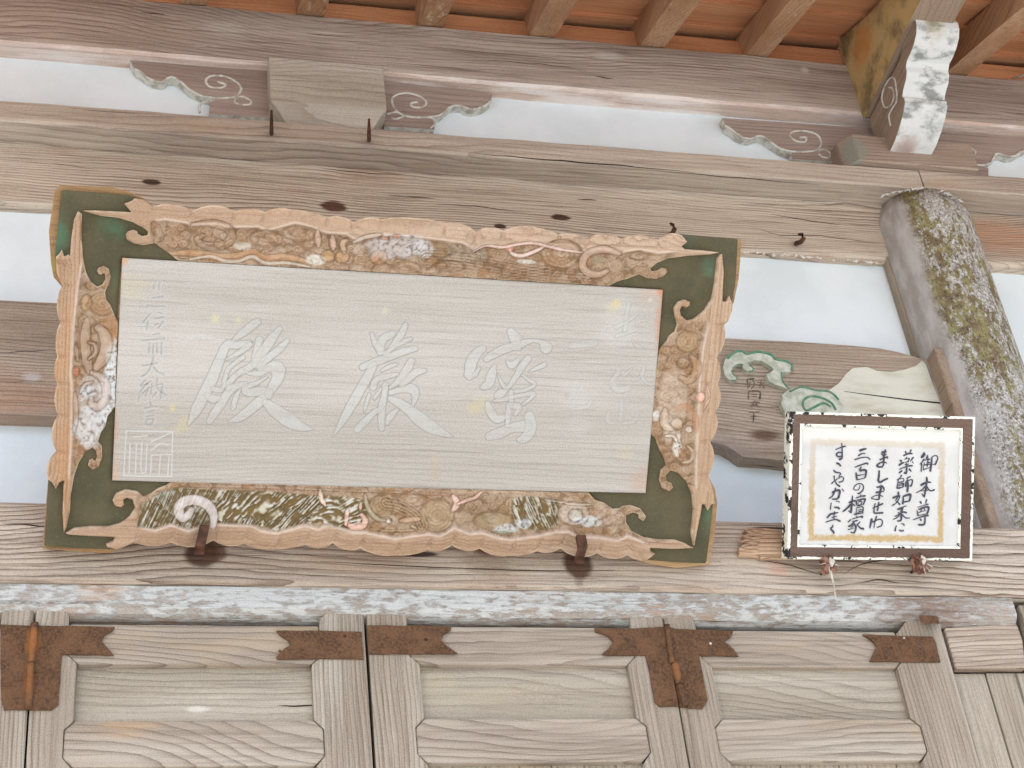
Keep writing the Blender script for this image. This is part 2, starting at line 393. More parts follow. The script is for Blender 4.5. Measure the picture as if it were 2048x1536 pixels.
M['rust'] = plain('rust_plate', (106, 78, 54), .9, 200, .3, 1.0, 380, col2=(76, 54, 40), lo=.35, hi=.65, blotch=((126, 92, 66), .4, 30),
                  spots=[(w3(64, 1288, -.06), .016, (170, 108, 56), .55, (1.6, 1, .6), .9), (w3(58, 1360, -.06), .016, (156, 100, 56), .5, (2, 1, .5), .9),
                         (w3(1352, 1338, -.06), .012, (160, 106, 58), .45, (1.5, 1, .5), .9)])
M['dark_gap'] = plain('dark_interior', (30, 26, 22), .95, 10, .1)  # near-black colour put in for shade in gaps and behind boards
def column_mat():
    t = NT('lichened_column'); geo = t.node('ShaderNodeNewGeometry'); pos = geo.outputs['Position']
    vs = t.mapping(pos, (3, 1, 7), (1, 1, .35))
    base = t.mix(t.step(t.noise(vs, 30, 4, .6), .35, .65), rgb(184, 180, 176), rgb(156, 150, 144))
    fine = t.noise(pos, 150, 5, .75)
    sep = t.node('ShaderNodeSeparateXYZ'); t.l.new(pos, sep.inputs[0])
    # the weather side of the shaft: everything but a strip along its left flank
    side = t.step(t.math('ADD', sep.outputs[0], t.math('MULTIPLY', t.noise(vs, 9, 3, .6), .05)), 1.800, 1.828)
    m1 = t.math('MULTIPLY', t.step(fine, .50, .56), side)
    c = t.mix(t.math('MULTIPLY', m1, .8), base, rgb(222, 224, 218))
    n2 = t.noise(t.mapping(pos, (9, 2, 5), (1, 1, .5)), 75, 5, .75)
    low = t.noise(vs, 9, 2, .5)
    m2 = t.math('MULTIPLY', t.step(t.math('ADD', n2, t.math('MULTIPLY', t.math('SUBTRACT', low, .5), .9)), .47, .57), side)
    c = t.mix(t.math('MULTIPLY', m2, .85), c, t.mix(t.step(t.noise(pos, 40, 2, .5), .4, .6), rgb(140, 132, 72), rgb(108, 86, 42)))
    n3 = t.noise(t.mapping(pos, (1, 8, 2), (1, 1, .6)), 210, 3, .7)
    c = t.mix(t.math('MULTIPLY', t.math('MULTIPLY', t.step(n3, .55, .62), side), .8), c, rgb(66, 62, 52))
    c = t.mix(t.math('MULTIPLY', t.spot(pos, w3(1855, 760, -.02), .05, .4, n2, (1, 1, .3), .5), .6), c, rgb(120, 92, 74))
    t.l.new(c, t.b.inputs['Base Color']); t.b.inputs['Roughness'].default_value = .95
    h = t.math('ADD', t.math('MULTIPLY', fine, side), t.math('MULTIPLY', n3, .4))
    t.l.new(t.bump(h, .9, .004), t.b.inputs['Normal'])
    return t.m
M['column'] = column_mat()

XL, XR = -1.6, 3.1
def Z(px, py, Y): return float(W(px, py, Y)[2])
zk1, zk0 = Z(1281, 90, 0), Z(0, 80, 0)               # eaves beam top, bottom
zp1, zp0 = Z(1199, 290, -.03), Z(1199, 328, -.03)    # plate
zt0 = Z(0, 402, .038)                                # tie beam bottom
zm1, zm0 = Z(0, 600, .03), Z(0, 828, .03)            # rainbow beam
zs1, zs0 = Z(0, 1003, -.07), Z(0, 1160, -.07)        # frieze beam
zl0 = Z(0, 1208, -.06)                               # lintel face bottom

# ------------------------------------------------------------------ ground, platform, wall
M['ground'] = plain('pale_gravel_ground', (184, 185, 184), .95, 3, .1, .6, 60)
M['stone'] = plain('granite_step', (150, 148, 142), .9, 30, .2, .4, 160)
raw('ground', [(-60, -60, 0), (60, -60, 0), (60, 60, 0), (-60, 60, 0)], [[0, 1, 2, 3]], M['ground'])['kind'] = 'structure'
tag(box('stone_platform', -4, 6, -.55, 3, .004, .42, M['stone'], bev=.01), 'low granite platform under the temple hall, below the doors', 'platform')
wall = empty('wall', (0.8, .2, .42)); wall['kind'] = 'structure'
box('light_block_wall', XL, XR, .10, .22, .43, zk1 + .12, M['dark_gap'], wall, bev=0)  # unseen slab added behind the plaster to stop light from the rear
def panel(x0, x1, z0, z1, Y):
    xs = np.linspace(x0, x1, 30); zs = np.linspace(z0, z1, 8)
    v = [(x, Y + .0012 * math.sin(x * 5 + z * 9) + .0008 * math.sin(x * 13 - z * 11), z) for z in zs for x in xs]
    f = [[j * 30 + i, j * 30 + i + 1, (j + 1) * 30 + i + 1, (j + 1) * 30 + i] for j in range(7) for i in range(29)]
    return raw('plaster_panel', v, f, M['plaster'], wall, smooth=True)
panel(XL, XR, zp1 - .02, zk0 + .04, .050)
panel(XL, 1.80, zm1 - .02, zt0 + .03, .066)
panel(1.94, XR, .9, zt0 + .03, .066)
panel(XL, 1.80, zs1 - .02, zm0 + .02, .066)

# ------------------------------------------------------------------ long timbers
o = beam_x('eaves_beam', XL, XR, [(0, zk0 + .014), (.003, zk0 + .006), (.010, zk0), (.13, zk0), (.13, zk1), (.004, zk1), (0, zk1 - .004)], M['keta'], seed=1)
o.data.materials.append(M['keta_under'])  # paler copy for the underside: wear plus bounced light put into the colour
for p in o.data.polygons:
    if p.index < (len(o.data.polygons) - 2) and p.index % 7 in (1, 2): p.material_index = 1
tag(o, 'long purple brown eaves beam right under the rafter ends, with worn underside coloured paler for bounced light', 'beam')
jx = float(W(1840, 350, -.03)[0])
tag(beam_x('plate_beam', XL, jx - .0015, rect_prof(-.03, .13, zp0, zp1, .005), M['plate'], seed=2),
    'wide grey plate beam with two rusty pegs in it, above the big plaque', 'beam')
tag(beam_x('plate_beam', jx + .0015, XR, rect_prof(-.03, .13, zp0 + .002, zp1 + .001, .004), M['plate'], seed=5),
    'short stretch of plate beam to the right of the joint over the column head', 'beam')
cxl, cxr = 1.80, 1.93
def tie_prof(): return [(.038, zt0 + .012), (.041, zt0 + .004), (.050, zt0 - .003), (.13, zt0 - .003), (.13, zp0 - .001), (.038, zp0 - .001)]
tag(beam_x('tie_beam', XL, cxl, tie_prof(), M['tie'], seed=3, jit=.002), 'thick weathered tie beam with knots and cracks, right behind the top of the plaque', 'beam')
tag(beam_x('tie_beam', cxr, XR, tie_prof(), M['tie'], seed=8, jit=.002), 'orange stained end of tie beam to the right of the mossy column', 'beam')
tag(beam_x('frieze_beam', XL, XR, rect_prof(-.07, .09, zs0, zs1, .006), M['sill'], seed=4, jit=.002),
    'weathered beam with strong wavy grain and rust stains, carrying plaque and small sign', 'beam')
# lintel: flat face, then a worn underside that curls back to the doors
lp = [(-.060, zl0 + .004), (-.058, zl0 - .002), (-.050, zl0 - .010), (-.036, zl0 - .016), (-.012, zl0 - .019), (.05, zl0 - .019), (.05, zs0 - .001), (-.060, zs0 - .001)]
tag(beam_x('lintel', XL, float(W(2040, 1250, -.06)[0]), lp, M['lintel'], seed=6, jit=.0012),
    'door lintel with flaking bluish white paint, just above the door leaves', 'lintel')
# rainbow beam: deeper at its ends, top falling to the column
bp = []
for x in np.linspace(XL, 1.05, 30): bp.append((x, zm0 + .001 * math.sin(x * 9)))
for a, b in [(1419, 883), (1450, 890), (1470, 902), (1486, 914), (1530, 917), (1571, 922), (1660, 930), (1800, 930), (1935, 930)]:
    q = W(a, b, .03); bp.append((q[0], q[2]))
for a, b in [(1900, 730), (1866, 722), (1842, 717), (1795, 704), (1760, 697), (1700, 691), (1600, 684), (1440, 676)]:
    q = W(a, b, .03); bp.append((q[0], q[2]))
for x in np.linspace(1.2, XL, 30): bp.append((x, zm1 + .001 * math.sin(x * 7)))
rb = slab_xz('rainbow_beam', bp, .03, .12, M['mid']); bevel_weight(rb, .004, 2)
tag(rb, 'brown beam with carved green edged clouds, passing behind the plaque to the column', 'beam')

def cracks(beam, Y, lines):
    for pts, r in lines:
        L = smooth_line(pts, 4); n = len(L)
        tube('crack', [W(a, b + .7 * math.sin(a * .11), Y + .0004) for a, b in L], [r * (.15 + .85 * math.sin(math.pi * i / (n - 1))) for i in range(n)], M['crack'], beam, 5)
M['crack'] = plain('crack_shadowed_wood', (62, 46, 36), .95, 40, .3)
TH = {}
for q in COL.objects:
    if q.name.startswith(('tie_beam', 'plate_beam', 'eaves_beam', 'frieze_beam')): TH[q.name] = q
cracks(TH['plate_beam'], -.03, [([(950, 307), (1090, 319), (1240, 331), (1390, 345)], .0014), ([(1330, 343), (1480, 356), (1640, 370)], .0010), ([(20, 206), (160, 219), (300, 230)], .0009)])
cracks(TH['tie_beam'], .038, [([(870, 409), (950, 413), (1040, 424)], .0016), ([(1152, 398), (1175, 400), (1198, 402)], .0018), ([(590, 330), (720, 345), (840, 352)], .0010), ([(0, 330), (90, 326), (200, 340)], .0009), ([(1540, 428), (1650, 446), (1745, 452)], .0012), ([(1500, 452), (1560, 470), (1640, 472), (1750, 486)], .0009), ([(1240, 408), (1330, 428), (1420, 436)], .0010)])
cracks(TH['eaves_beam'], 0, [([(1186, 152), (1206, 155), (1228, 158)], .0017), ([(940, 118), (1080, 128), (1180, 142)], .0009), ([(280, 24), (310, 27), (330, 30)], .0014), ([(560, 62), (690, 74), (800, 80)], .0008)])
cracks(TH['frieze_beam'], -.07, [([(0, 1047), (60, 1050), (112, 1057)], .0014), ([(0, 1126), (120, 1137), (260, 1146)], .0011), ([(640, 1122), (860, 1134), (1100, 1141), (1320, 1138)], .0013), ([(1236, 1108), (1310, 1128), (1420, 1152)], .0010), ([(1480, 1120), (1560, 1126), (1650, 1152)], .0011), ([(1685, 1150), (1740, 1124), (1880, 1114), (2040, 1116)], .0012), ([(1716, 1165), (1760, 1160), (1800, 1166)], .0014), ([(1450, 1062), (1470, 1075), (1482, 1080)], .001)])
cracks(rb, .03, [([(1440, 765), (1520, 771), (1590, 780)], .0010), ([(0, 706), (50, 703), (108, 700)], .0012), ([(0, 768), (60, 762), (108, 765)], .0008)])

# crumbled plaster lip along the underside of the tie beam
M['crumb'] = plain('crumbled_plaster', (214, 210, 200), .95, 80, .2, .6, 200, col2=(176, 150, 126), lo=.45, hi=.6)
V, F = [], []; rg = np.random.default_rng(4)
for a, b, n in (((-30, 404), (108, 414), 40), ((1486, 503), (1768, 526), 70)):
    for i in range(n):
        t = rg.random(); c = W(a[0] + (b[0] - a[0]) * t, a[1] + (b[1] - a[1]) * t - 1 + 3.5 * rg.random(), .048)
        r = .0015 + .0035 * rg.random() ** 2; k0 = len(V)
        for q in ((1.8, 0, 0), (-1.6, 0, .2), (.2, -.8, .1), (0, 0, .9), (.1, .2, -.9)): V.append(tuple(c + r * (np.array(q) + (rg.random(3) - .5) * .7)))
        F += [[k0, k0 + 2, k0 + 3], [k0 + 1, k0 + 3, k0 + 2], [k0, k0 + 4, k0 + 2], [k0 + 1, k0 + 2, k0 + 4], [k0, k0 + 3, k0 + 4], [k0 + 1, k0 + 4, k0 + 3]]
raw('plaster_crumbs', V, F, M['crumb'], wall)['kind'] = 'stuff'

# cloud carving and pale painted wedge on the rainbow beam
M['cloud'] = plain('pale_green_cloud_paint', (208, 210, 196), .85, 50, .15, .3, 150, col2=(172, 178, 158))
M['cloud_green'] = plain('green_edge_paint', (72, 140, 112), .85, 70, .2, .3, 150, col2=(126, 150, 122))
M['wedge'] = plain('peeling_cream_paint', (214, 214, 198), .9, 26, .1, .4, 120, col2=(190, 184, 164), lo=.45, hi=.75, stretch=(.3, 1, 1))
def z6(pts): return [(1200 + a / 2.926, 420 + b / 2.926) for a, b in pts]
def WY(pts, Y): return [(float(W(a, b, Y)[0]), float(W(a, b, Y)[2])) for a, b in pts]
wed = z6([(1330, 1062), (1400, 1012), (1440, 958), (1480, 925), (1560, 918), (1620, 940), (1700, 948), (1780, 935), (1850, 912), (1884, 880), (1905, 900), (2015, 1200), (2010, 1290), (1300, 1290), (1290, 1120)])
slab_xz('painted_wedge', WY(wed, .026), .0262, .029, M['wedge'], rb)
tube('crack', [W(a, b, .0262) for a, b in z6([(1430, 1062), (1600, 1085), (1780, 1108), (1990, 1130)])], [.0006, .0014, .0018, .0022], M['dark_gap'], rb, 5)
cA = z6([(720, 920), (735, 870), (760, 840), (795, 822), (830, 820), (858, 836), (880, 836), (910, 824), (935, 824), (975, 832), (1003, 842), (1020, 868), (1050, 880), (1085, 880), (1112, 893), (1130, 920),
         (1120, 940), (1090, 950), (1062, 950), (1060, 985), (1075, 1018), (1100, 1048), (1060, 1030), (1025, 1022), (990, 1000), (972, 962), (1000, 948), (1018, 932), (985, 905), (945, 882), (900, 878), (872, 890), (872, 908),
         (895, 925), (893, 943), (865, 944), (838, 930), (835, 905), (812, 900), (785, 915), (768, 940), (780, 965), (800, 980), (795, 996), (765, 996), (735, 975)])
slab_xz('cloud', WY(cA, .018), .018, .0295, M['cloud'], rb)
cB = z6([(1060, 1130), (1072, 1100), (1062, 1085), (1090, 1060), (1130, 1042), (1180, 1032), (1225, 1040), (1260, 1052), (1300, 1052), (1345, 1060), (1385, 1085), (1395, 1110), (1420, 1140), (1412, 1180), (1390, 1200), (1100, 1200), (1075, 1170)])
slab_xz('cloud', WY(cB, .016), .016, .0295, M['cloud'], rb)
def ctube(name, pts, r, Y, mat, par, n=5): return tube(name, [W(a, b, Y) for a, b in smooth_line(z6(pts), n)], r, mat, par, 6)
ctube('green_edge', [(745, 870), (790, 832), (830, 826), (858, 842), (890, 834), (935, 830), (1003, 848), (1025, 872), (1085, 884), (1122, 905), (1122, 938)], .0028, .0175, M['cloud_green'], rb)
ctube('green_edge', [(1062, 950), (1064, 985), (1082, 1022), (1104, 1046)], .0017, .0175, M['cloud_green'], rb)
ctube('green_edge', [(872, 892), (876, 910), (896, 926), (890, 942), (868, 943)], .0012, .0175, M['cloud_green'], rb)
ctube('green_edge', [(770, 940), (780, 962), (802, 980), (794, 996), (768, 996)], .0012, .0175, M['cloud_green'], rb)
ctube('green_edge', [(838, 905), (808, 903), (776, 925)], .0012, .0175, M['cloud_green'], rb)
ctube('green_edge', [(1110, 1062), (1180, 1036), (1262, 1054), (1345, 1064), (1398, 1110)], .0024, .0155, M['cloud_green'], rb)
ctube('green_edge', [(1380, 1170), (1355, 1130), (1300, 1100), (1235, 1090), (1195, 1110), (1188, 1145), (1210, 1172), (1260, 1150), (1310, 1130), (1350, 1150)], .0026, .0155, M['cloud_green'], rb)
M['ink_faint'] = plain('faded_ink', (96, 84, 72), .9, 90, .3, col2=(128, 112, 98), lo=.4, hi=.6)
def ribbon(pts, ws):
    P = np.array(pts, float); n = len(P); v = []
    for i in range(n):
        t = P[min(i + 1, n - 1)] - P[max(i - 1, 0)]; t /= np.linalg.norm(t) + 1e-9; nrm = np.array([-t[1], t[0]])
        v += [P[i] + nrm * ws[i] / 2, P[i] - nrm * ws[i] / 2]
    return v, [[2 * i, 2 * i + 1, 2 * i + 3, 2 * i + 2] for i in range(n - 1)]
def ink(name, strokes, conv, mat, parent, scale, lift, local, n=5):
    """brush writing: every stroke a tapering ribbon a hair above the last; conv turns a point into 3D at a given lift"""
    V, F = [], []
    for k, (pts, w) in enumerate(strokes):
        L = smooth_line(pts, n) if len(pts) > 2 else np.array([np.array(pts[0]) * (1 - a) + np.array(pts[1]) * a for a in np.linspace(0, 1, 6)], float)
        m = len(L); ws = [w * (0.72 + .38 * math.sin(2.2 * i / (m - 1) + .5 + k) * .5 + .18) * (1 if 0 < i < m - 1 else .55) for i in range(m)]
        v, f = ribbon(L, ws); b = len(V)
        V += [conv(p[0], p[1], lift + k * .00001) for p in v]; F += [[i + b for i in q] for q in f]
    o = raw(name, V, F, mat, parent, local=local)
    return o
faint = [([(862, 985), (866, 1045)], 9), ([(868, 990), (905, 985)], 9), ([(880, 1000), (872, 1040)], 8), ([(890, 990), (905, 1020), (885, 1045)], 9), ([(915, 1005), (965, 1015)], 8), ([(945, 990), (935, 1040)], 8), ([(940, 1015), (965, 1045)], 8),
         ([(870, 1060), (868, 1110)], 9), ([(870, 1062), (935, 1062), (930, 1110)], 9), ([(885, 1078), (920, 1078)], 8), ([(885, 1092), (918, 1092)], 8), ([(940, 1060), (938, 1108)], 8),
         ([(875, 1125), (935, 1125)], 8), ([(905, 1115), (885, 1155)], 8), ([(905, 1125), (935, 1155)], 8), ([(880, 1140), (925, 1142)], 8), ([(870, 1185), (935, 1180)], 7), ([(880, 1210), (925, 1205)], 7), ([(900, 1180), (898, 1240)], 8)]
def cv(a, b, lift): return tuple(W(1200 + a / 2.926, 420 + b / 2.926, .0295 - lift))
ink('faded_writing', faint, cv, M['ink_faint'], rb, 1, .0003, False)

# ------------------------------------------------------------------ scroll brackets under the eaves beam
def z8(pts): return [(250 + a / 2.768, 110 + b / 2.768) for a, b in pts]
def z3(pts): return [(1348 + a / 2.926, b / 2.926) for a, b in pts]
def scroll_bracket(poly, spirals, label):
    o = slab_xz('scroll_bracket', WY(poly, .026), .026, .0495, M['carve_grey'])
    o.data.materials.append(M['chalk'])
    for p in o.data.polygons:
        if abs(p.normal.y) < .5: p.material_index = 1
    tag(o, label, 'bracket', 'scroll brackets between eaves beam and plate beam')
    for pts, r in spirals:
        tube('scroll_line', [W(a, b, .0262) for a, b in smooth_line(pts, 6)], r * 1.35, M['chalk'], o, 6, flat=.6)
    return o
ytop = 30
scroll_bracket(z8([(28, 60 - ytop), (820, 118 - ytop), (800, 350), (640, 338), (465, 325), (468, 290), (470, 262), (500, 250), (470, 238), (430, 228), (385, 208), (350, 186), (318, 155), (290, 135), (262, 124), (240, 126), (222, 144), (205, 150), (160, 142), (120, 122), (90, 96), (58, 78)]),
    [(z8([(55, 80), (90, 98), (120, 124), (160, 144), (205, 151), (240, 128), (270, 126), (318, 158), (350, 188), (385, 210), (430, 229), (520, 240), (600, 235), (638, 205), (632, 165), (560, 122), (480, 118), (448, 145), (470, 178), (530, 184), (556, 166), (512, 150)]), .0026),
     (z8([(600, 238), (650, 232), (695, 255), (690, 275), (640, 276), (606, 262), (612, 244)]), .0024), (z8([(470, 262), (425, 268), (410, 290), (415, 320)]), .0022)],
    'scroll bracket left of the bearing block, its spiral curling to the right')
scroll_bracket(z8([(1436, 178 - ytop), (2034, 243 - ytop), (2026, 256), (1990, 285), (1950, 300), (1920, 303), (1890, 296), (1860, 281), (1826, 278), (1800, 286), (1770, 312), (1745, 334), (1705, 348), (1712, 380), (1712, 412), (1560, 402), (1436, 395)]),
    [(z8([(2024, 256), (1990, 283), (1920, 303), (1860, 283), (1800, 288), (1750, 332), (1680, 345), (1580, 345), (1510, 318), (1478, 270), (1488, 230), (1560, 212), (1640, 236), (1668, 268), (1640, 292), (1590, 288), (1586, 268), (1620, 262)]), .0026),
     (z8([(1450, 330), (1500, 318), (1540, 340), (1500, 356), (1470, 350)]), .0026), (z8([(1640, 348), (1700, 352), (1712, 385), (1690, 408)]), .0018)],
    'scroll bracket right of the bearing block, its spiral curling to the left')
scroll_bracket(z3([(280, 720 - ytop), (1180, 782 - ytop), (1180, 960), (1000, 950), (690, 930), (684, 905), (692, 893), (655, 884), (620, 868), (590, 846), (560, 826), (530, 804), (500, 794), (475, 800), (450, 812), (410, 806), (375, 788), (340, 760), (305, 740)]),
    [(z3([(300, 736), (340, 762), (375, 790), (410, 808), (450, 813), (490, 797), (530, 806), (575, 840), (620, 870), (690, 888), (770, 890), (840, 876), (862, 836), (835, 790), (760, 768), (690, 774), (680, 800), (715, 828), (765, 832), (770, 806), (735, 808)]), .0026),
     (z3([(842, 884), (880, 876), (915, 900), (908, 924), (868, 920), (846, 902)]), .0024)],
    'scroll bracket left of the projecting white nose')
scroll_bracket(z3([(1560, 805 - ytop), (2300, 870 - ytop), (2300, 830), (2100, 860), (2048, 880), (2000, 908), (1960, 915), (1925, 903), (1890, 898), (1868, 925), (1850, 955), (1780, 968), (1840, 985), (1840, 1044), (1640, 1010), (1560, 1000)]),
    [(z3([(2200, 850), (2048, 882), (2000, 910), (1960, 917), (1890, 900), (1868, 928), (1848, 958), (1780, 968), (1720, 955), (1668, 934)]), .0026),
     (z3([(1628, 842), (1700, 850), (1752, 880), (1762, 900), (1735, 908), (1668, 888)]), .0026), (z3([(1660, 968), (1640, 985), (1650, 1005)]), .002)],
    'scroll bracket right of the projecting white nose')

# ------------------------------------------------------------------ bearing blocks
def block(x0, x1, xb0, xb1, yf, label, extra=None):
    zt, zm, zb = zk0 - .0008, Z(650, 209, yf), zp1 + .0006
    v = [(x0, yf, zm), (x1, yf, zm), (x1, yf, zt), (x0, yf, zt), (x0, .049, zm), (x1, .049, zm), (x1, .049, zt), (x0, .049, zt)]
    n = 6; f = [[0, 1, 2, 3], [0, 3, 7, 4], [1, 5, 6, 2], [3, 2, 6, 7]]
    rings_ = []
    for i in range(n + 1):                                  # concave taper to the foot
        a = i / n; k = 1 - (1 - a) ** 2
        rings_.append([(x0 + (xb0 - x0) * k, yf + .028 * k, zm - (zm - zb) * a), (x1 + (xb1 - x1) * k, yf + .028 * k, zm - (zm - zb) * a), (x1 + (xb1 - x1) * k, .049, zm - (zm - zb) * a), (x0 + (xb0 - x0) * k, .049, zm - (zm - zb) * a)])
    b = len(v)
    for r in rings_: v += r
    for i in range(n):
        for j in range(4):
            q = (j + 1) % 4
            f.append([b + i * 4 + j, b + (i + 1) * 4 + j, b + (i + 1) * 4 + q, b + i * 4 + q])
    f.append([b + n * 4 + j for j in range(4)])
    o = raw('bearing_block', v, f, M['block'] if extra is None else extra)
    bevel_weight(o, .002)
    return tag(o, label, 'block', 'bearing blocks on the plate beam')
block(.331, .588, .372, .553, -.020, 'pale tapered bearing block standing on the plate beam behind two rusty pegs')
M['block2'] = wood('wood_corner_block', 'x', (176, 162, 146), (156, 138, 122), (104, 86, 74), rings=34, ring_amt=.5, fibre=.6, crack=.4,
                   spots=[(w3(1706, 300, -.04), .028, (140, 140, 128), .85, (1, 1, .7), .7)])
bx = [float(W(a, b, -.045)[0]) for a, b in ((1692, 300), (1712, 265), (1925, 300), (1905, 340))]
zt, zb = Z(1800, 275, -.045), zp1 + .0006
pts = [(bx[0], -.012), (bx[0] + .028, -.045), (2.0, -.045), (2.0, .049), (bx[0], .049)]
v = [(a, b, zb) for a, b in pts] + [(a, b, zt) for a, b in pts]
o = raw('bearing_block', v, [[4, 3, 2, 1, 0], [5, 6, 7, 8, 9]] + [[i, (i + 1) % 5, (i + 1) % 5 + 5, i + 5] for i in range(5)], M['block2'])
bevel_weight(o, .003); tag(o, 'long bearing block with a lichened slanting corner over the column, under the white nose', 'block', 'bearing blocks on the plate beam')

# ------------------------------------------------------------------ projecting beam and carved nose over the column
prof = [(.0, 2.893), (-.010, 2.886), (-.03, 2.888), (-.25, 2.906), (-.55, 2.90), (-1.0, 2.90), (-1.0, 3.00), (-.62, 2.995), (-.2, 3.065), (0, 3.17)]
prof = [(y, z + H) for y, z in prof]
def prism_yz(name, prof, x0, x1, mat, parent=None, sub=None):
    n = len(prof); v = [(x0, y, z) for y, z in prof] + [(x1, y, z) for y, z in prof]
    area = sum(prof[i][0] * prof[(i + 1) % n][1] - prof[(i + 1) % n][0] * prof[i][1] for i in range(n))
    tris = [list(t) for t in tessellate_polygon([[Vector((y, z, 0)) for y, z in prof]])]
    f = []
    for t in tris:
        a = sum(prof[t[i]][0] * prof[t[(i + 1) % 3]][1] - prof[t[(i + 1) % 3]][0] * prof[t[i]][1] for i in range(3))
        t = t if a > 0 else t[::-1]
        f.append(t[::-1]); f.append([i + n for i in t])
    for i in range(n):
        j = (i + 1) % n
        f.append([i, j, j + n, i + n] if area > 0 else [i, i + n, j + n, j])
    return raw(name, v, f, mat, parent)
o = prism_yz('projecting_beam', prof, 1.766, 1.872, M['nose_wood']); o.data.materials.append(M['mossy_beam'])
for p in o.data.polygons:
    if p.normal.x < -.7: p.material_index = 1
tag(o, 'stubby beam end with mossy ochre side, projecting from the eaves beam above the nose', 'beam')
nz = [(-.045, 2.738), (-.075, 2.740), (-.115, 2.752), (-.145, 2.766), (-.163, 2.779), (-.166, 2.792), (-.160, 2.801), (-.172, 2.812), (-.196, 2.822), (-.208, 2.835), (-.211, 2.848), (-.222, 2.856), (-.245, 2.857), (-.266, 2.862), (-.288, 2.873), (-.301, 2.890), (-.304, 2.908), (-.297, 2.924),
      (-.27, 2.930), (-.20, 2.888), (-.10, 2.886), (-.001, 2.884), (-.001, 2.80), (.04, 2.80), (.04, 2.738)]
nz = [(y, z + H) for y, z in nz][::-1]
o = prism_yz('carved_nose', nz, 1.778, 1.886, M['nose_wood']); o.data.materials.append(M['nose_face'])
for p in o.data.polygons:
    if abs(p.normal.x) < .5 and p.center[1] + o.location.y < .0: p.material_index = 1
bevel_weight(o, .004, 2, 50)
tag(o, 'carved scalloped beam nose with peeling white lichened face, above the column head', 'bracket')
def atn(pts): return [tuple(WX(1600 + a / 4.571, b / 4.571, 1.7775)) for a, b in smooth_line(pts, 6)]
tube('scroll_line', atn([(830, 1150), (815, 1060), (845, 990), (885, 920), (880, 800), (860, 715), (820, 720), (770, 800), (750, 900), (775, 980), (830, 960), (860, 880), (845, 810), (815, 800)]), .0024, M['chalk'], o, 6)

# ------------------------------------------------------------------ column (round, tapering a little) with its side strip
def column():
    zb, zt = .42, zp0 - .0006
    V, F = [], []; n, m = 40, 70
    for i in range(m + 1):
        z = zb + (zt - zb) * i / m
        top = max(0, (z - (zt - .05)) / .05)
        r = .125 - .012 * top ** 2.5 + .0015 * math.sin(z * 6)
        if top > 0: r -= .010 * top ** 4
        for k in range(n):
            a = 2 * math.pi * k / n
            rr = r * (1 + .006 * math.sin(3 * a + z * 2) + .004 * math.sin(7 * a - z * 5))
            V.append((1.864 + rr * math.cos(a), .072 + rr * math.sin(a), z))
    for i in range(m):
        for k in range(n):
            q = (k + 1) % n
            F.append([i * n + k, i * n + q, (i + 1) * n + q, (i + 1) * n + k])
    F.append(list(range(n))[::-1]); F.append([m * n + k for k in range(n)])
    return raw('column', V, F, M['column'], smooth=True)
tag(column(), 'thick round column mottled with grey lichen and ochre moss, right of the sign', 'column')
o = [q for q in COL.objects if q.name == 'column'][0]
box('edge_strip', 1.7385, 1.7525, .040, .0655, zm1 - .02, zt0 + .006, M['stile'], wall, bev=.001)
box('side_strip', 1.7500, 1.7720, -.016, .03, zs1 - .01, zm1 - .035, M['nose_wood'], wall, bev=.003)
M['fray'] = plain('frayed_pale_fibres', (206, 206, 200), .95, 70, .2, .7, 200, col2=(160, 156, 148), lo=.4, hi=.6)

# ------------------------------------------------------------------ rafters and roof boards
TAN = math.tan(math.radians(22.6))
def rafter_mesh():
    h, w, L = .078, .061, 1.14
    me = bpy.data.meshes.new('rafter')
    v, f = [], []
    for i in range(15):
        y = .12 - L * i / 14
        for x, z in ((-w / 2, 0), (w / 2, 0), (w / 2, h), (-w / 2, h)):
            v.append((x + .0012 * math.sin(y * 11 + z * 40), y, z + TAN * y + .001 * math.sin(y * 17 + x * 30)))
    for i in range(14):
        for j in range(4):
            a, b = i * 4 + j, i * 4 + (j + 1) % 4
            f.append([a, b, b + 4, a + 4])
    f.append([3, 2, 1, 0]); f.append([56, 57, 58, 59])
    me.from_pydata(v, [], [q[::-1] for q in f]); me.update(); me.materials.append(M['rafter'])
    return me
rm = rafter_mesh()
RX = [(.165, 'first rafter at the left, only its foot in view above the bracket scroll'), (.434, 'rafter with just a sliver in view, above the pale bearing block'), (.716, 'brown rafter second from the left edge of the roof opening, above the first scroll bracket'),
      (.987, 'rafter with an end knot, between plain neighbours over the middle of the plaque'), (1.262, 'rafter with mottled pale underside, two before the mossy beam end'), (1.531, 'wide clean rafter next to the mossy projecting beam end'),
      (1.803, 'rafter half hidden above the white carved nose'), (2.070, 'rafter at the right, beyond the white carved nose'), (2.342, 'last rafter in the dark corner at the right')]
for i, (x, lab) in enumerate(RX):
    o = bpy.data.objects.new('rafter', rm); COL.objects.link(o); o.location = (x, 0, zk1 + .001); o.scale = (1 + .05 * math.sin(i * 2.2), 1, 1 + .05 * math.cos(i * 1.7))
    tag(o, lab, 'rafter', 'rafters on the eaves beam')
ceil = empty('ceiling', (.8, -.6, zk1 + .08)); ceil['kind'] = 'structure'
for x in [(XL, .44), (.4405, .99), (.991, 1.53), (1.531, 2.07), (2.071, XR)]:
    box('plank', x[0], x[1], .020 + .001 * RNG.random(), .034, zk1 + .0005, zk1 + .072, M['roof'], ceil, bev=.001)
L0 = 0.0; k = 0
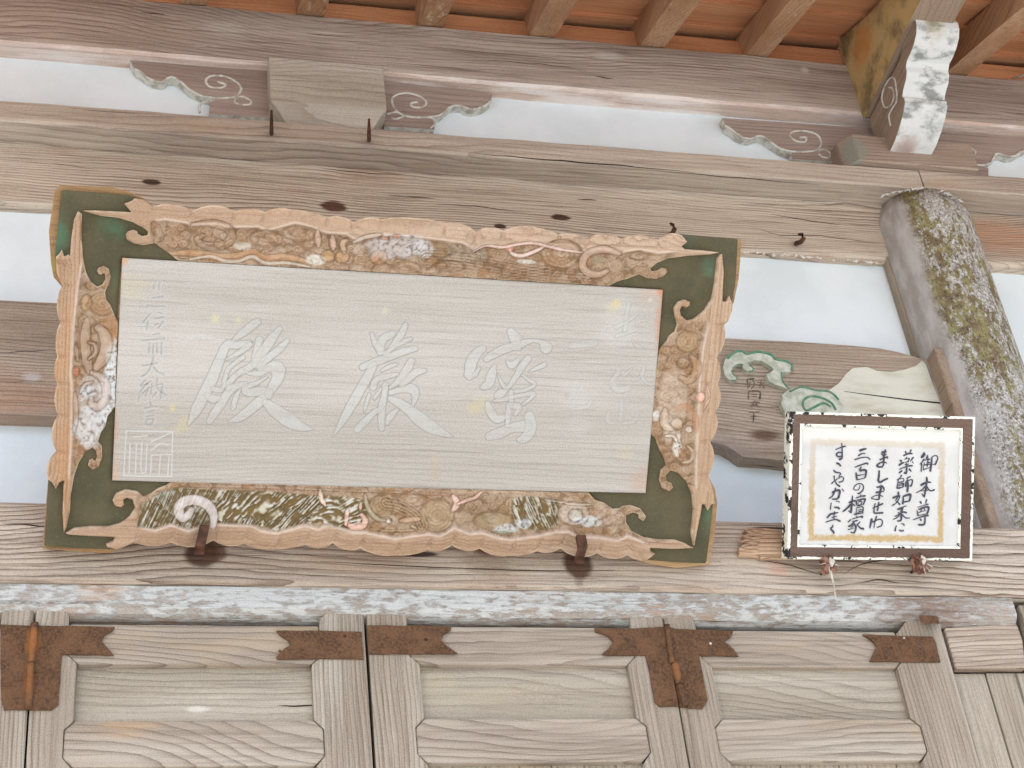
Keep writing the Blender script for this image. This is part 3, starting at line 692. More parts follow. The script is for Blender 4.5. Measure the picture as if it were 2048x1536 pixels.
while L0 < 1.05:
    wd = [.062, .115, .12, .118, .122][min(k, 4)]
    ya = .06 - L0; yb = ya - wd - .006; t = .011
    z0a, z0b = zk1 + .0835 + TAN * ya + (.011 if k else .0), zk1 + .0835 + TAN * yb
    v = [(x, y, z) for x in (XL, XR) for y, z in ((ya, z0a), (yb, z0b), (yb, z0b + t), (ya, z0a + t))]
    f = [[0, 1, 2, 3], [7, 6, 5, 4], [0, 4, 5, 1], [1, 5, 6, 2], [2, 6, 7, 3], [3, 7, 4, 0]]
    raw('plank', v, f, M['roof'], ceil); L0 += wd; k += 1
v = [(x, y, zk1 + .125 + TAN * y + d) for x in (XL - .5, XR + .8) for y, d in ((1.2, 0), (-1.04, 0), (-1.04, .1), (1.2, .1))]
tag(raw('roof', v, [[0, 1, 2, 3], [7, 6, 5, 4], [0, 4, 5, 1], [1, 5, 6, 2], [2, 6, 7, 3], [3, 7, 4, 0]], M['dark_gap']), 'unseen slab added above the ceiling boards to block sky light', 'roof')  # added as a light seal over the planks, out of view

# ------------------------------------------------------------------ folding door leaves
YD = -.050
def leaf(x0, x1, sl, sr, zt, horn_l, horn_r, label, horn_cut=(0, 0), dy=0.0):
    """one leaf: x0..x1, stile widths, top of rail, tops of the two stile horns"""
    e = empty('door_leaf', ((x0 + x1) / 2, YD + dy, .45)); tag(e, label, 'door', 'folding door leaves under the lintel')
    f0, bk = YD + dy, YD + dy + .045
    zb = .46
    zr, zm, zq, ch = zt - .074, zt - .176, zt - .257, .016
    xi0, xi1 = x0 + sl, x1 - sr                       # inner edges of the flat of the stiles
    # stiles: their inner arris steps out round each panel
    for side, xo, xi, hz, cut in ((-1, x0, xi0, horn_l, horn_cut[0]), (1, x1, xi1, horn_r, horn_cut[1])):
        s = -side
        P = [(xo, zb), (xi + s * ch, zb), (xi + s * ch, zq - ch * .2), (xi - 0 * s, zq + ch), (xi, zm - ch), (xi + s * ch, zm), (xi + s * ch, zr), (xi, zr + ch), (xi, zt - .002), (xi - s * .002, hz - .004 - cut), (xi - s * (.006 + cut), hz), (xo + s * .004, hz), (xo, hz - .004)]
        if side < 0: P = P
        o = slab_xz('stile', P, f0 - .002, bk, M['stile'], e); bevel_weight(o, .0022, 2)
    def rail(za, zb_, mat, name='rail'):
        P = [(xi0 + .0004, za + ch), (xi0 + ch + .001, za), (xi1 - ch - .001, za), (xi1 - .0004, za + ch), (xi1 - .001, zb_ - ch), (xi1 - ch - .001, zb_), (xi0 + ch + .001, zb_), (xi0 + .001, zb_ - ch)]
        if zb_ == zt: P = [(xi0 + .0004, za + ch), (xi0 + ch + .001, za), (xi1 - ch - .001, za), (xi1 - .0004, za + ch), (xi1 - .001, zb_), (xi0 + .001, zb_)]
        o = slab_xz(name, P, f0, bk - .002, mat, e); bevel_weight(o, .003, 2); return o
    rail(zr, zt, M['door_mid'], 'rail'); rail(zq, zm, M['door_mid'], 'rail'); rail(zb + .02, zb + .16, M['door_mid'], 'rail')
    # moulding strips round the top panel
    for side, xi in ((1, xi0), (-1, xi1)):
        v = [(xi + side * .001, f0 + .001, zm - ch * .2), (xi + side * .001, f0 + .001, zr + ch * .2), (xi + side * ch, f0 + .012, zr), (xi + side * ch, f0 + .012, zm), (xi + side * .001, f0 + .03, zm - ch * .2), (xi + side * .001, f0 + .03, zr + ch * .2), (xi + side * ch, f0 + .03, zr), (xi + side * ch, f0 + .03, zm)]
        raw('moulding', v, [[0, 1, 2, 3], [0, 3, 7, 4], [1, 5, 6, 2], [3, 2, 6, 7]] if side > 0 else [[3, 2, 1, 0], [4, 7, 3, 0], [2, 6, 5, 1], [7, 6, 2, 3]], M['stile'], e)
    x_a, x_b = xi0 + .004, xi1 - .004
    # two boards with a slight belly fill the top opening; upright boards fill the one below
    def board(xa, xb, za, zb_, mat, yy, name='panel'):
        xs = np.linspace(xa, xb, 14); zs = np.linspace(za, zb_, 4)
        v = [(x, yy - .0015 * math.sin((z - za) / (zb_ - za) * math.pi) + .0006 * math.sin(x * 21 + z * 9), z) for z in zs for x in xs]
        q = [[j * 14 + i, j * 14 + i + 1, (j + 1) * 14 + i + 1, (j + 1) * 14 + i] for j in range(3) for i in range(13)]
        raw(name, v, q, mat, e)
    board(x_a, x_b, zm - .004, zr + .004, M['door_panel'], f0 + .013)
    n = 7; w = (x_b - x_a) / n
    for i in range(n):
        xa = x_a + i * w
        o = box('plank', xa + .0006, xa + w - .0006, f0 + .014 + .0012 * (i % 2), f0 + .026, zb + .14, zq + .004, M['vwood'], e, bev=.0012)
    return e
LD = {}
zt1 = Z(300, 1250, YD)
LD[0] = leaf(-.640, -.0945, .07, .052, zt1 + .001, zt1 + .030, Z(40, 1213, YD), 'door leaf cut off by the left edge of the photograph, hinged by the rusty plate')
LD[1] = leaf(-.0915, .4590, .055, .078, zt1, Z(105, 1213, YD), Z(680, 1228, YD), 'door leaf with a cathedral grained mid rail and pale hole in its top panel', (0, .006))
LD[2] = leaf(.4640, 1.0060, .071, .064, zt1 + .002, Z(770, 1214, YD), Z(1300, 1221, YD), 'door leaf with knotted top rail, between black gap and T shaped rust plates', (0, .012))
LD[3] = leaf(1.0085, 1.5530, .058, .094, zt1 - .001, Z(1355, 1221, YD), Z(1850, 1243, YD), 'door leaf nearest the post, its slanting stile next to the small rusty pivot', (0, .022))

def plate_poly(e, pts, label=None, Y=None, th=.0034):
    Y = YD - .0054 if Y is None else Y
    P = WY(pts, Y); o = slab_xz('iron_plate', P, Y, Y + th - .0002, M['rust'], e); bevel_weight(o, .0006); return o
def rough(pts, k=3, amp=1.3):
    out = []
    for i in range(len(pts)):
        a, b = pts[i], pts[(i + 1) % len(pts)]; n = max(1, int(math.hypot(b[0] - a[0], b[1] - a[1]) / 14))
        for j in range(n):
            t = j / n
            out.append((a[0] + (b[0] - a[0]) * t + (RNG.random() - .5) * amp * (j > 0), a[1] + (b[1] - a[1]) * t + (RNG.random() - .5) * amp * (j > 0)))
    return out
def za(pts): return [(a / 3.879, 1140 + b / 3.879) for a, b in pts]
def zb_(pts): return [(500 + a / 3.879, 1140 + b / 3.879) for a, b in pts]
def zc(pts): return [(1000 + a / 3.879, 1140 + b / 3.879) for a, b in pts]
def zd(pts): return [(1520 + a / 3.879, 1140 + b / 3.879) for a, b in pts]
P0 = plate_poly(LD[0], rough(za([(2, 420), (262, 432), (262, 560), (240, 800), (225, 1080), (30, 1085), (8, 1000)])))
P1 = plate_poly(LD[1], rough(za([(276, 432), (520, 432), (890, 442), (875, 470), (815, 500), (785, 548), (830, 600), (885, 660), (600, 655), (482, 655), (470, 800), (455, 1040), (400, 1085), (240, 1085), (250, 800), (274, 560)])))
P2 = plate_poly(LD[1], rough(zb_([(205, 470), (530, 470), (866, 480), (880, 690), (560, 685), (215, 690), (205, 675), (265, 610), (320, 575), (290, 540), (235, 505)])))
P3 = plate_poly(LD[2], rough(zb_([(912, 428), (1240, 430), (1560, 436), (1560, 462), (1500, 500), (1485, 545), (1530, 590), (1610, 645), (1240, 650), (925, 650)])))
P4 = plate_poly(LD[2], rough(zc([(735, 450), (1000, 455), (1300, 440), (1306, 600), (1328, 720), (1350, 850), (1385, 1055), (1240, 1060), (1200, 1020), (1165, 800), (1130, 660), (960, 660), (790, 655), (840, 610), (880, 555), (840, 510), (745, 478)])))
P5 = plate_poly(LD[3], rough(zc([(1312, 440), (1360, 455), (1600, 465), (1810, 475), (1790, 520), (1740, 555), (1810, 610), (1852, 668), (1545, 662), (1560, 740), (1590, 900), (1612, 1010), (1570, 1075), (1400, 1062), (1365, 900), (1325, 640)])))
P6 = plate_poly(LD[3], rough(zd([(795, 500), (1100, 512), (1340, 516), (1365, 560), (1400, 712), (1120, 712), (850, 706), (880, 650), (905, 590), (870, 545)])))
# knuckles and nails
def knuckle(e, a, b, r):
    P = [W(a[0] + (b[0] - a[0]) * t, a[1] + (b[1] - a[1]) * t, YD - .0085) for t in np.linspace(0, 1, 9)]
    tube('hinge_knuckle', P, [r * (.9 if i in (0, 8) else 1) * (1.12 if i % 4 < 2 else .96) for i in range(9)], M['rust'], e, 10)
knuckle(LD[0], (70, 1246), (63, 1325), .0062); knuckle(LD[0], (62, 1328), (57, 1418), .0060)
knuckle(LD[2], (1334, 1250), (1344, 1326), .0050); knuckle(LD[3], (1350, 1328), (1358, 1368), .0066); knuckle(LD[2], (1359, 1370), (1371, 1412), .0052)
def nail(e, px, py, r=.0035, Y=YD - .0056, mat=None):
    c = W(px, py, Y); V, F = [], []
    for i, (rr, dy) in enumerate(((1, 0), (.85, -.0012), (.4, -.002))):
        for k in range(8):
            a = k * math.pi / 4; V.append((c[0] + r * rr * math.cos(a), c[1] + dy, c[2] + r * rr * math.sin(a)))
    for i in range(2):
        for k in range(8): F.append([i * 8 + k, i * 8 + (k + 1) % 8, i * 8 + 8 + (k + 1) % 8, i * 8 + 8 + k])
    F.append([16 + k for k in range(8)])
    return raw('nail', V, F, mat or M['iron'], e)
M['bright'] = plain('bright_nail_head', (206, 204, 196), .5, 60, .1)
nail(P1, 167, 1278, .003, mat=M['rust']); nail(P3, 852, 1279, .0032); nail(P4, 1256, 1281, .0035); nail(P5, 1421, 1287, .0026, mat=M['bright']); nail(P6, 1783, 1296, .0034); nail(P6, 1808, 1276, .002, mat=M['bright'])
nail(P0, 20, 1300, .003, mat=M['rust']); nail(P1, 95, 1400, .003, mat=M['rust'])
nail(P2, 560, 1302, .0028, mat=M['rust']); nail(P2, 690, 1272, .003); nail(P4, 1320, 1390, .003, mat=M['rust']); nail(P5, 1395, 1392, .003, mat=M['rust']); nail(P0, 30, 1395, .003, mat=M['rust'])
cracks(LD[1], YD + .0118, [([(556, 1411), (600, 1412), (642, 1411)], .0016)])
# pivot block at the right end of the lintel
o = raw('iron_pivot', [tuple(W(a, b, y)) for y in (-.082, -.058) for a, b in ((1838, 1230), (1876, 1233), (1880, 1248), (1842, 1245))],
        [[3, 2, 1, 0], [4, 5, 6, 7], [0, 1, 5, 4], [1, 2, 6, 5], [2, 3, 7, 6], [3, 0, 4, 7]], M['rust'])
bevel_weight(o, .002); tag(o, 'small block of rusted iron wedged over the last door stile at the lintel end', 'pivot')

# door post, header and side boards at the right
xp = float(W(1884, 1250, YD)[0])
pw = []
e = empty('side_wall', (1.8, -.03, .43)); tag(e, 'side wall of upright boards under a short cracked header, right of the doors', 'wall')
q = WY([(1885, 1258), (2036, 1253), (2046, 1280), (2052, 1337), (1908, 1337)], -.045)
o = slab_xz('header', [(xp + .006, q[0][1] + .002), (q[1][0], q[1][1] + .006), (q[2][0], q[2][1]), (q[3][0], q[3][1]), (xp + .006, q[4][1])], -.045, .02, M['mid'], e); bevel_weight(o, .003, 2)
zh = q[4][1]
xs = [xp + .006, xp + .072, xp + .16, xp + .25, xp + .34]
for i in range(4):
    box('plank', xs[i] + .0008, xs[i + 1] - .0008, -.030 - .003 * (i % 2), -.005, .45, zh - .002, M['vwood'], e, bev=.002)
box('post', float(W(2052, 1270, -.05)[0]) + .003, float(W(2052, 1270, -.05)[0]) + .14, -.052, .06, .43, zl0 + .03, M['stile'], e, bev=.003)
box('door_gap_shade', -.75, 1.60, -.028, .06, .44, zl0 - .022, M['dark_gap'], wall, bev=0)  # dark slab behind the leaves, its colour stands in for shade in the gaps

# ------------------------------------------------------------------ iron hooks, pegs and the bits hanging on the beam
def hook(name, pts, r, label, group=None, mat=None, sides=6):
    n = len(pts); o = tube(name, pts, [r * (1 - .45 * max(0, (i / (n - 1) - .6)) / .4) for i in range(n)], mat or M['iron'], None, sides)
    return tag(o, label, 'hook', group)
def up(a, b, y0, y1, n=5):
    """a peg driven in at the lower pixel, turned up to the upper one"""
    p = W(b[0], b[1], y0); q = W(a[0], a[1], y1); k = W(b[0], b[1] - 1, y1)
    return [p + (0, .012, 0), p, k] + [k + (q - k) * t for t in np.linspace(.2, 1, n)]
hook('iron_peg', up((543, 221), (543, 268), -.032, -.060), .0042, 'thin rusty peg in the plate beam, at the left corner of the bearing block', 'iron pegs in the plate beam')
hook('iron_peg', up((738, 238), (738, 281), -.032, -.060), .0042, 'thin rusty peg in the plate beam, at the right corner of the bearing block', 'iron pegs in the plate beam')
hook('iron_hook', [W(1338, 470, .045), W(1338, 470, .02), W(1345, 466, .004), W(1349, 458, .0), W(1346, 450, .004), W(1341, 447, .01)], .0055, 'curled dark hook in the tie beam, just above the green corner of the plaque', 'curled hooks in the tie beam')
hook('iron_hook', [W(1592, 488, .045), W(1594, 486, .02), W(1602, 484, .006), W(1607, 477, .002), W(1604, 469, .006), W(1597, 469, .012)], .0058, 'curled dark hook in the tie beam, between plaque and column', 'curled hooks in the tie beam')
def cramp(px, py, tx, ty, label, lean=0):
    """flat iron bar out of the beam, turned up in front of the plaque"""
    a, b = W(px, py + 18, -.066), W(px, py + 18, -.150)
    t = W(tx, ty, -.150); w = .0085
    V = []
    path = [(a, 0), (b + (0, .004, 0), 0), (b + (0, 0, .006), 1), (b + (t - b) * .5 + np.array([lean, -.002, 0]), 1), (t, 1)]
    for p, m in path:
        d = np.array([0, 0, .005]) if m == 0 else np.array([0, -.005, .0])
        for sx, sd in ((-1, -1), (1, -1), (1, 1), (-1, 1)): V.append(tuple(p + np.array([sx * w, 0, 0]) + d * sd))
    F = [[0, 1, 2, 3][::-1]]
    for i in range(len(path) - 1):
        for j in range(4): q = (j + 1) % 4; F.append([i * 4 + j, i * 4 + q, i * 4 + 4 + q, i * 4 + 4 + j])
    F.append([16, 17, 18, 19])
    o = raw('iron_cramp', V, F, M['iron']); bevel_weight(o, .0015)
    return tag(o, label, 'hook', 'iron cramps under the plaque')
cramp(399, 1084, 409, 1052, 'flat iron cramp under the plaque at the white curl, with a round stain behind')
cramp(1160, 1102, 1161, 1072, 'flat iron cramp under the plaque at the disc shaped carving, with a ragged stain behind', .004)
# dried wads on the hooks under the small sign
M['wad'] = plain('dried_mud_and_fibre', (150, 116, 98), .95, 90, .3, .9, 220, col2=(96, 64, 50), lo=.4, hi=.6)
M['wad_pale'] = plain('pale_dry_fibre', (212, 206, 190), .95, 60, .2, .6, 200)
def wad(px, py, s, seed, label):
    c = W(px, py, -.105); bm = bmesh.new(); bmesh.ops.create_icosphere(bm, subdivisions=3, radius=1)
    rg = np.random.default_rng(seed); ph = rg.random(9) * 6
    for v in bm.verts:
        p = v.co; k = 1 + .28 * math.sin(p.x * 4 + ph[0]) * math.sin(p.z * 5 + ph[1]) + .16 * math.sin(p.x * 9 + p.z * 7 + ph[2]) + .10 * math.sin(p.y * 13 + p.z * 15 + ph[3])
        v.co = Vector((p.x * s * .9, p.y * s * .8, p.z * s * 1.05)) * k
    me = bpy.data.meshes.new('dried_nest'); bm.to_mesh(me); bm.free(); me.materials.append(M['wad'])
    o = bpy.data.objects.new('dried_nest', me); COL.objects.link(o); o.location = c
    tag(o, label, 'nest', 'dried wads on the hooks under the sign')
    tube('nail', [c + (0, .045, .002), c + (0, -.005, .004), c + (.002, -.013, .016)], .0028, M['iron'], o, 6)
    for i in range(9):
        a = rg.random() * 6.3; d = np.array([math.cos(a) * s * 1.25, -.5 * s, -abs(math.sin(a)) * s * (1.1 + rg.random())])
        tube('fibre', [c, c + d * .55 + (0, -.006, 0), c + d * 1.0], [.0012, .0009, .0004], M['wad_pale'] if i % 2 else M['wad'], o, 4)
    tube('flake', [c + (.001, -s * .8, .010), c + (.003, -s * .95, 0), c + (.000, -s * .8, -.010)], [.002, .006, .002], M['wad_pale'], o, 6, flat=.4)
    return o
n1 = wad(1656, 1131, .0155, 3, 'dried brown wad with a dangling thread, under the lower left of the small sign')
n2 = wad(1838, 1128, .0185, 5, 'rounder dried brown wad without thread, under the lower right of the small sign')
tube('thread', [W(1661, 1140, -.108), W(1664, 1155, -.105), W(1668, 1170, -.095), W(1669, 1184, -.085), W(1672, 1194, -.08), W(1674, 1206, -.075), W(1672, 1216, -.075)], [.0022, .002, .0018, .0016, .0008, .0006, .0005], M['wad_pale'], n1, 5)
# broken batten end behind the sign
M['split'] = wood('wood_fresh_split', 'x', (206, 180, 150), (168, 130, 102), (96, 62, 44), rings=50, ring_amt=.7, fibre=.7, crack=.8, stain=(20, (196, 128, 72), .6), bump=1.0)
bt = WY([(1640, 1062), (1560, 1060), (1530, 1056), (1512, 1058), (1495, 1056), (1488, 1060), (1499, 1066), (1484, 1071), (1494, 1076), (1480, 1082), (1490, 1088), (1478, 1095), (1479, 1108), (1500, 1108), (1520, 1111), (1522, 1116), (1545, 1112), (1640, 1114)], -.084)
o = slab_xz('broken_batten', bt, -.084, -.071, M['split']); bevel_weight(o, .0015)
for i in range(7):
    yy = 1060 + i * 6.5
    yy += RNG.random() * 5; dx = RNG.random() * 14
    tube('splinter', [W(1512 + dx, yy, -.083), W(1496 + dx, yy + 1, -.086), W(1482 + dx, yy + 2 - dx * .2, -.085)], [.004, .0028, .0006], M['split'], o, 5)
tag(o, 'snapped end of an orange brown batten, nailed to the beam beside the small sign', 'batten')
# strap of sheet metal at the far right of the roof
o = tube('metal_strap', [W(2024, 158, -.02), W(2050, 150, -.06), W(2080, 144, -.1)], .004, M['bright'], None, 6, flat=.3); tag(o, 'thin grey metal strap at the foot of the last rafter on the right', 'strap')
# frayed fringe on the column head
def fringe(pts, seed, par):
    rg = np.random.default_rng(seed)
    for i in range(26):
        t = rg.random(); k = min(int(t * (len(pts) - 1)), len(pts) - 2); u = t * (len(pts) - 1) - k
        a = np.array(pts[k]) * (1 - u) + np.array(pts[k + 1]) * u
        yy = -.046; p = W(a[0], a[1], yy); q = W(a[0] + (rg.random() - .3) * 16, a[1] + (rg.random() - .5) * 8, yy - .004); m = W((a[0]) + 3, a[1] - 2, yy - .006)
        tube('fibre', [p, m, q], [.0022, .002, .0008], M['fray'], par, 4)
coln = [o for o in COL.objects if o.name == 'column'][0]
fringe([(1755, 395), (1785, 386), (1820, 380), (1846, 377)], 3, coln); fringe([(1878, 384), (1900, 392), (1918, 404)], 5, coln)

# ================================================================== THE BIG PLAQUE
PL = Plane(W(750, 1100, -.10), 44.6)
plaque = empty('plaque', matrix=PL.matrix())
tag(plaque, 'large old wooden plaque with pale raised characters and a carved dragon frame with green corners', 'plaque')
U0, U1, V0, V1 = -.454, .490, .114, .4865          # the lettered board

def hash2(ix, iy, s):
    n = (ix * 374761393 + iy * 668265263 + s * 974711) & 0xffffffff
    n = ((n ^ (n >> 13)) * 1274126177) & 0xffffffff
    return ((n ^ (n >> 16)) & 0xffff) / 65535.0
def vnoise(x, y, s=0):
    ix, iy = np.floor(x).astype(np.int64), np.floor(y).astype(np.int64); fx, fy = x - ix, y - iy
    fx, fy = fx * fx * (3 - 2 * fx), fy * fy * (3 - 2 * fy)
    a, b, c, d = hash2(ix, iy, s), hash2(ix + 1, iy, s), hash2(ix, iy + 1, s), hash2(ix + 1, iy + 1, s)
    return (a * (1 - fx) + b * fx) * (1 - fy) + (c * (1 - fx) + d * fx) * fy
def fbm(x, y, s=0, o=4):
    r = 0; a = .5
    for i in range(o): r = r + a * vnoise(x * 2 ** i, y * 2 ** i, s + i * 7); a *= .5
    return r / (1 - .5 ** o)
def seg_near(P, pts, closed):
    """distance from each point to a polyline, nearest point, parameter along it (0..1)"""
    A = np.array(pts, float); B = np.roll(A, -1, 0) if closed else A[1:]; A = A if closed else A[:-1]
    L = np.concatenate([[0], np.cumsum(np.linalg.norm(B - A, axis=1))]); tot = L[-1]
    D = np.full(len(P), 1e9); N = np.zeros((len(P), 2)); T = np.zeros(len(P))
    for i, (a, b) in enumerate(zip(A, B)):
        ab = b - a; q = (ab @ ab) + 1e-12
        t = np.clip(((P - a) @ ab) / q, 0, 1); n = a + t[:, None] * ab; d = np.hypot(*(P - n).T)
        m = d < D; D[m] = d[m]; N[m] = n[m]; T[m] = (L[i] + t[m] * math.sqrt(q)) / tot
    return D, N, T
def inside(P, poly):
    x, y = P[:, 0], P[:, 1]; r = np.zeros(len(P), bool); n = len(poly)
    for i in range(n):
        (x0, y0), (x1, y1) = poly[i], poly[(i + 1) % n]
        c = ((y0 > y) != (y1 > y)); xx = (x1 - x0) * (y - y0) / ((y1 - y0) + 1e-15) + x0
        r ^= c & (x < xx)
    return r
def relief(name, poly, res, hfun, mat, parent, base=-.006):
    """carved board: polygon outline in u,v; hfun(P, d_edge) -> height, rgba; closed by a skirt down to base"""
    poly = np.array(poly, float)
    u0, v0 = poly.min(0) - res; u1, v1 = poly.max(0) + res
    nx, ny = int((u1 - u0) / res) + 2, int((v1 - v0) / res) + 2
    gx = u0 + res * np.arange(nx); gy = v0 + res * np.arange(ny)
    P = np.stack(np.meshgrid(gx, gy), -1).reshape(-1, 2)
    cc = np.stack(np.meshgrid(gx[:-1] + res / 2, gy[:-1] + res / 2), -1).reshape(-1, 2)
    keep = inside(cc, poly)
    cj, ci = np.divmod(np.nonzero(keep)[0], nx - 1)
    a = cj * nx + ci
    Q = np.stack([a, a + 1, a + nx + 1, a + nx], 1)
    used = np.unique(Q); remap = -np.ones(len(P), int); remap[used] = np.arange(len(used))
    P = P[used]; Q = remap[Q]
    D, N, _ = seg_near(P, poly, True)
    e = np.concatenate([Q[:, [0, 1]], Q[:, [1, 2]], Q[:, [2, 3]], Q[:, [3, 0]]])
    key = np.minimum(e[:, 0], e[:, 1]) * (len(P) + 1) + np.maximum(e[:, 0], e[:, 1])
    _, idx, cnt = np.unique(key, return_index=True, return_counts=True)
    be = e[idx[cnt == 1]]
    bnd = np.unique(be)
    near = bnd[D[bnd] < res * 1.3]
    P[near] = N[near]; D[near] = 0
    ins = inside(P, poly); D = np.where(ins, D, 0)
    h, col = hfun(P, D)
    verts = np.column_stack([P, h]); nb = len(verts)
    bmap = -np.ones(nb, int); bmap[bnd] = np.arange(len(bnd))
    top2 = verts[bnd]; low = top2.copy(); low[:, 2] = base
    allv = np.vstack([verts, top2, low]); colr = np.vstack([col, col[bnd], col[bnd]])
    sk = np.stack([nb + bmap[be[:, 0]], nb + len(bnd) + bmap[be[:, 0]], nb + len(bnd) + bmap[be[:, 1]], nb + bmap[be[:, 1]]], 1)
    F = np.vstack([Q, sk])
    me = bpy.data.meshes.new(name)
    me.vertices.add(len(allv)); me.vertices.foreach_set('co', allv.astype(np.float32).ravel())
    me.loops.add(F.size); me.loops.foreach_set('vertex_index', F.astype(np.int32).ravel())
    me.polygons.add(len(F)); me.polygons.foreach_set('loop_start', np.arange(0, F.size, 4, dtype=np.int32)); me.polygons.foreach_set('loop_total', np.full(len(F), 4, np.int32))
    me.polygons.foreach_set('use_smooth', np.concatenate([np.ones(len(Q), bool), np.zeros(len(sk), bool)]))
    me.update(calc_edges=True); me.validate()
    at = me.color_attributes.new('tint', 'FLOAT_COLOR', 'POINT'); at.data.foreach_set('color', colr.astype(np.float32).ravel())
    me.materials.append(mat)
    o = bpy.data.objects.new(name, me); COL.objects.link(o); o.parent = parent
    return o

def flare(P):
    """the frame stands forward a little more the farther it is from the board (mitred at the corners)"""
    d = np.maximum(np.maximum(U0 - P[:, 0], P[:, 0] - U1), np.maximum(V0 - P[:, 1], P[:, 1] - V1))
    return -.003 + .013 * np.clip(d / .10, 0, 1.2)
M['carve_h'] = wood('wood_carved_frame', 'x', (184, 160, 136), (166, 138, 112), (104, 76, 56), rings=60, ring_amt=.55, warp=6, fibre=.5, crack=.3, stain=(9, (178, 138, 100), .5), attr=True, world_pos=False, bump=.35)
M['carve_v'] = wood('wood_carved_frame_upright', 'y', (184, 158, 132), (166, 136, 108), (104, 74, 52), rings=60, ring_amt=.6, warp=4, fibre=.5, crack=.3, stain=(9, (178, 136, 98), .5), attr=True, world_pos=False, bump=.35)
M['edge_wood'] = wood('wood_plaque_edge', 'x', (186, 154, 116), (158, 124, 86), (92, 64, 44), rings=40, ring_amt=.4, fibre=.6, crack=.4, world_pos=False, stain=(14, (168, 150, 84), .6))
def green_mat():
    t = NT('old_green_lacquer'); tc = t.node('ShaderNodeTexCoord'); pos = tc.outputs['Object']
    n = t.noise(pos, 14, 4, .6)
    c = t.mix(t.step(n, .35, .65), rgb(92, 85, 64), rgb(80, 77, 59))
    c = t.mix(t.math('MULTIPLY', t.step(t.noise(pos, 300, 3, .6), .55, .7), .5), c, rgb(112, 106, 74))
    ns = t.noise(pos, 60, 4, .7)
    for px, r, a, st, k in (((122, 475), .028, 1.6, (2.2, 1, 1), (62, 128, 102)), ((218, 450), .018, .6, (1, 1, 1), (72, 140, 108)), ((240, 462), .012, .7, (1, 1, 1), (72, 140, 108)), ((1418, 528), .014, .7, (1, 1, 1), (74, 150, 126)), ((1417, 548), .008, .8, (1, 1, 1), (80, 160, 130)),
                         ((1461, 562), .005, .8, (1, 1, 1), (90, 170, 130)), ((1412, 1030), .014, .9, (1.6, .8, 1), (74, 156, 120)), ((1366, 478), .014, .8, (1, 1, 1), (62, 100, 96)), ((236, 560), .012, .5, (1, .6, 1), (80, 150, 110)), ((1404, 1050), .02, .5, (1, 1, 1), (68, 104, 84))):
        u, v = PL.px(*px); c = t.mix(t.math('MULTIPLY', t.spot(pos, (u, v, .005), r, .8, ns, st, 1.2), a * .24), c, rgb(*k))
    t.l.new(c, t.b.inputs['Base Color']); t.b.inputs['Roughness'].default_value = .8; t.b.inputs['Specular IOR Level'].default_value = .1
    t.l.new(t.bump(t.noise(pos, 200, 4, .6), .15, .001), t.b.inputs['Normal'])
    return t.m
M['green'] = green_mat()

def Z5(ox, oy, s, pts): return [(ox + a / s, oy + b / s) for a, b in pts]
def arcs(cusps, out, n=5):
    """scalloped edge: bulge between cusps; out=(dx,dy) px direction, third value of each cusp = bulge to the next"""
    R = []
    for i in range(len(cusps) - 1):
        a, b = cusps[i], cusps[i + 1]
        for k in range(n):
            t = k / n; s = math.sin(math.pi * t) ** .75 * a[2]
            R.append((a[0] + (b[0] - a[0]) * t + out[0] * s, a[1] + (b[1] - a[1]) * t + out[1] * s))
    R.append(cusps[-1][:2]); return R
TOPC = [(306, 413, 9), (386, 422, 12), (470, 423, 6), (530, 424, 5), (583, 419, 3), (656, 435, 7), (707, 445, 7), (764, 439, 3), (825, 436, 2), (892, 446, 8), (951, 464, 8), (1006, 462, 5), (1064, 453, 2), (1117, 469, 6), (1172, 479, 12), (1242, 479, 10), (1316, 481, 8), (1359, 470, 0)]
TOPR = [(300, 441), (330, 438), (364, 443), (384, 448), (430, 446), (470, 453), (515, 452), (532, 460), (589, 444), (620, 453), (651, 464), (690, 466), (707, 477), (752, 467), (826, 471), (884, 479), (923, 484), (945, 498), (970, 486), (1005, 492), (1066, 481), (1117, 495), (1166, 503), (1205, 493), (1240, 503), (1273, 497), (1312, 505), (1352, 501)]
BOTC = [(232, 1094, 2), (266, 1081, 8), (342, 1083, 11), (426, 1079, 8), (487, 1085, 5), (553, 1096, 2), (610, 1087, 9), (664, 1084, 9), (719, 1094, 6), (790, 1108, 4), (852, 1098, 7), (902, 1088, 8), (957, 1095, 7), (1017, 1109, 3), (1072, 1100, 6), (1118, 1095, 12), (1191, 1104, 9), (1252, 1108, 4), (1287, 1117, 0)]
BOTR = [(270, 1048), (310, 1058), (341, 1047), (376, 1059), (398, 1050), (438, 1046), (475, 1048), (504, 1049), (520, 1058), (553, 1063), (606, 1049), (635, 1055), (657, 1046), (702, 1061), (725, 1061), (787, 1074), (852, 1065), (877, 1069), (906, 1053), (936, 1065), (957, 1062), (998, 1074), (1021, 1076), (1070, 1069), (1107, 1061), (1134, 1061), (1154, 1072), (1193, 1072), (1232, 1078), (1250, 1068), (1290, 1085)]
LEFC = [(124.7, 571, 9), (121, 644, 7), (115.6, 712, 7), (115.6, 766.6, 7), (117, 829, 12), (114, 902, 10), (97, 956, 0)]
LEFR = [(164, 520), (156, 574), (148, 644), (144, 709), (142, 748), (145, 790), (143, 860), (142, 900), (138, 960)]
RIGC = [(1444, 649, 8), (1430, 714, 7), (1431, 767, 9), (1426.5, 821.6, 9), (1417, 882, 9), (1414, 948, 0)]
RIGR = [(1412, 640), (1400, 700), (1394, 760), (1390, 840), (1386, 930), (1386, 980)]
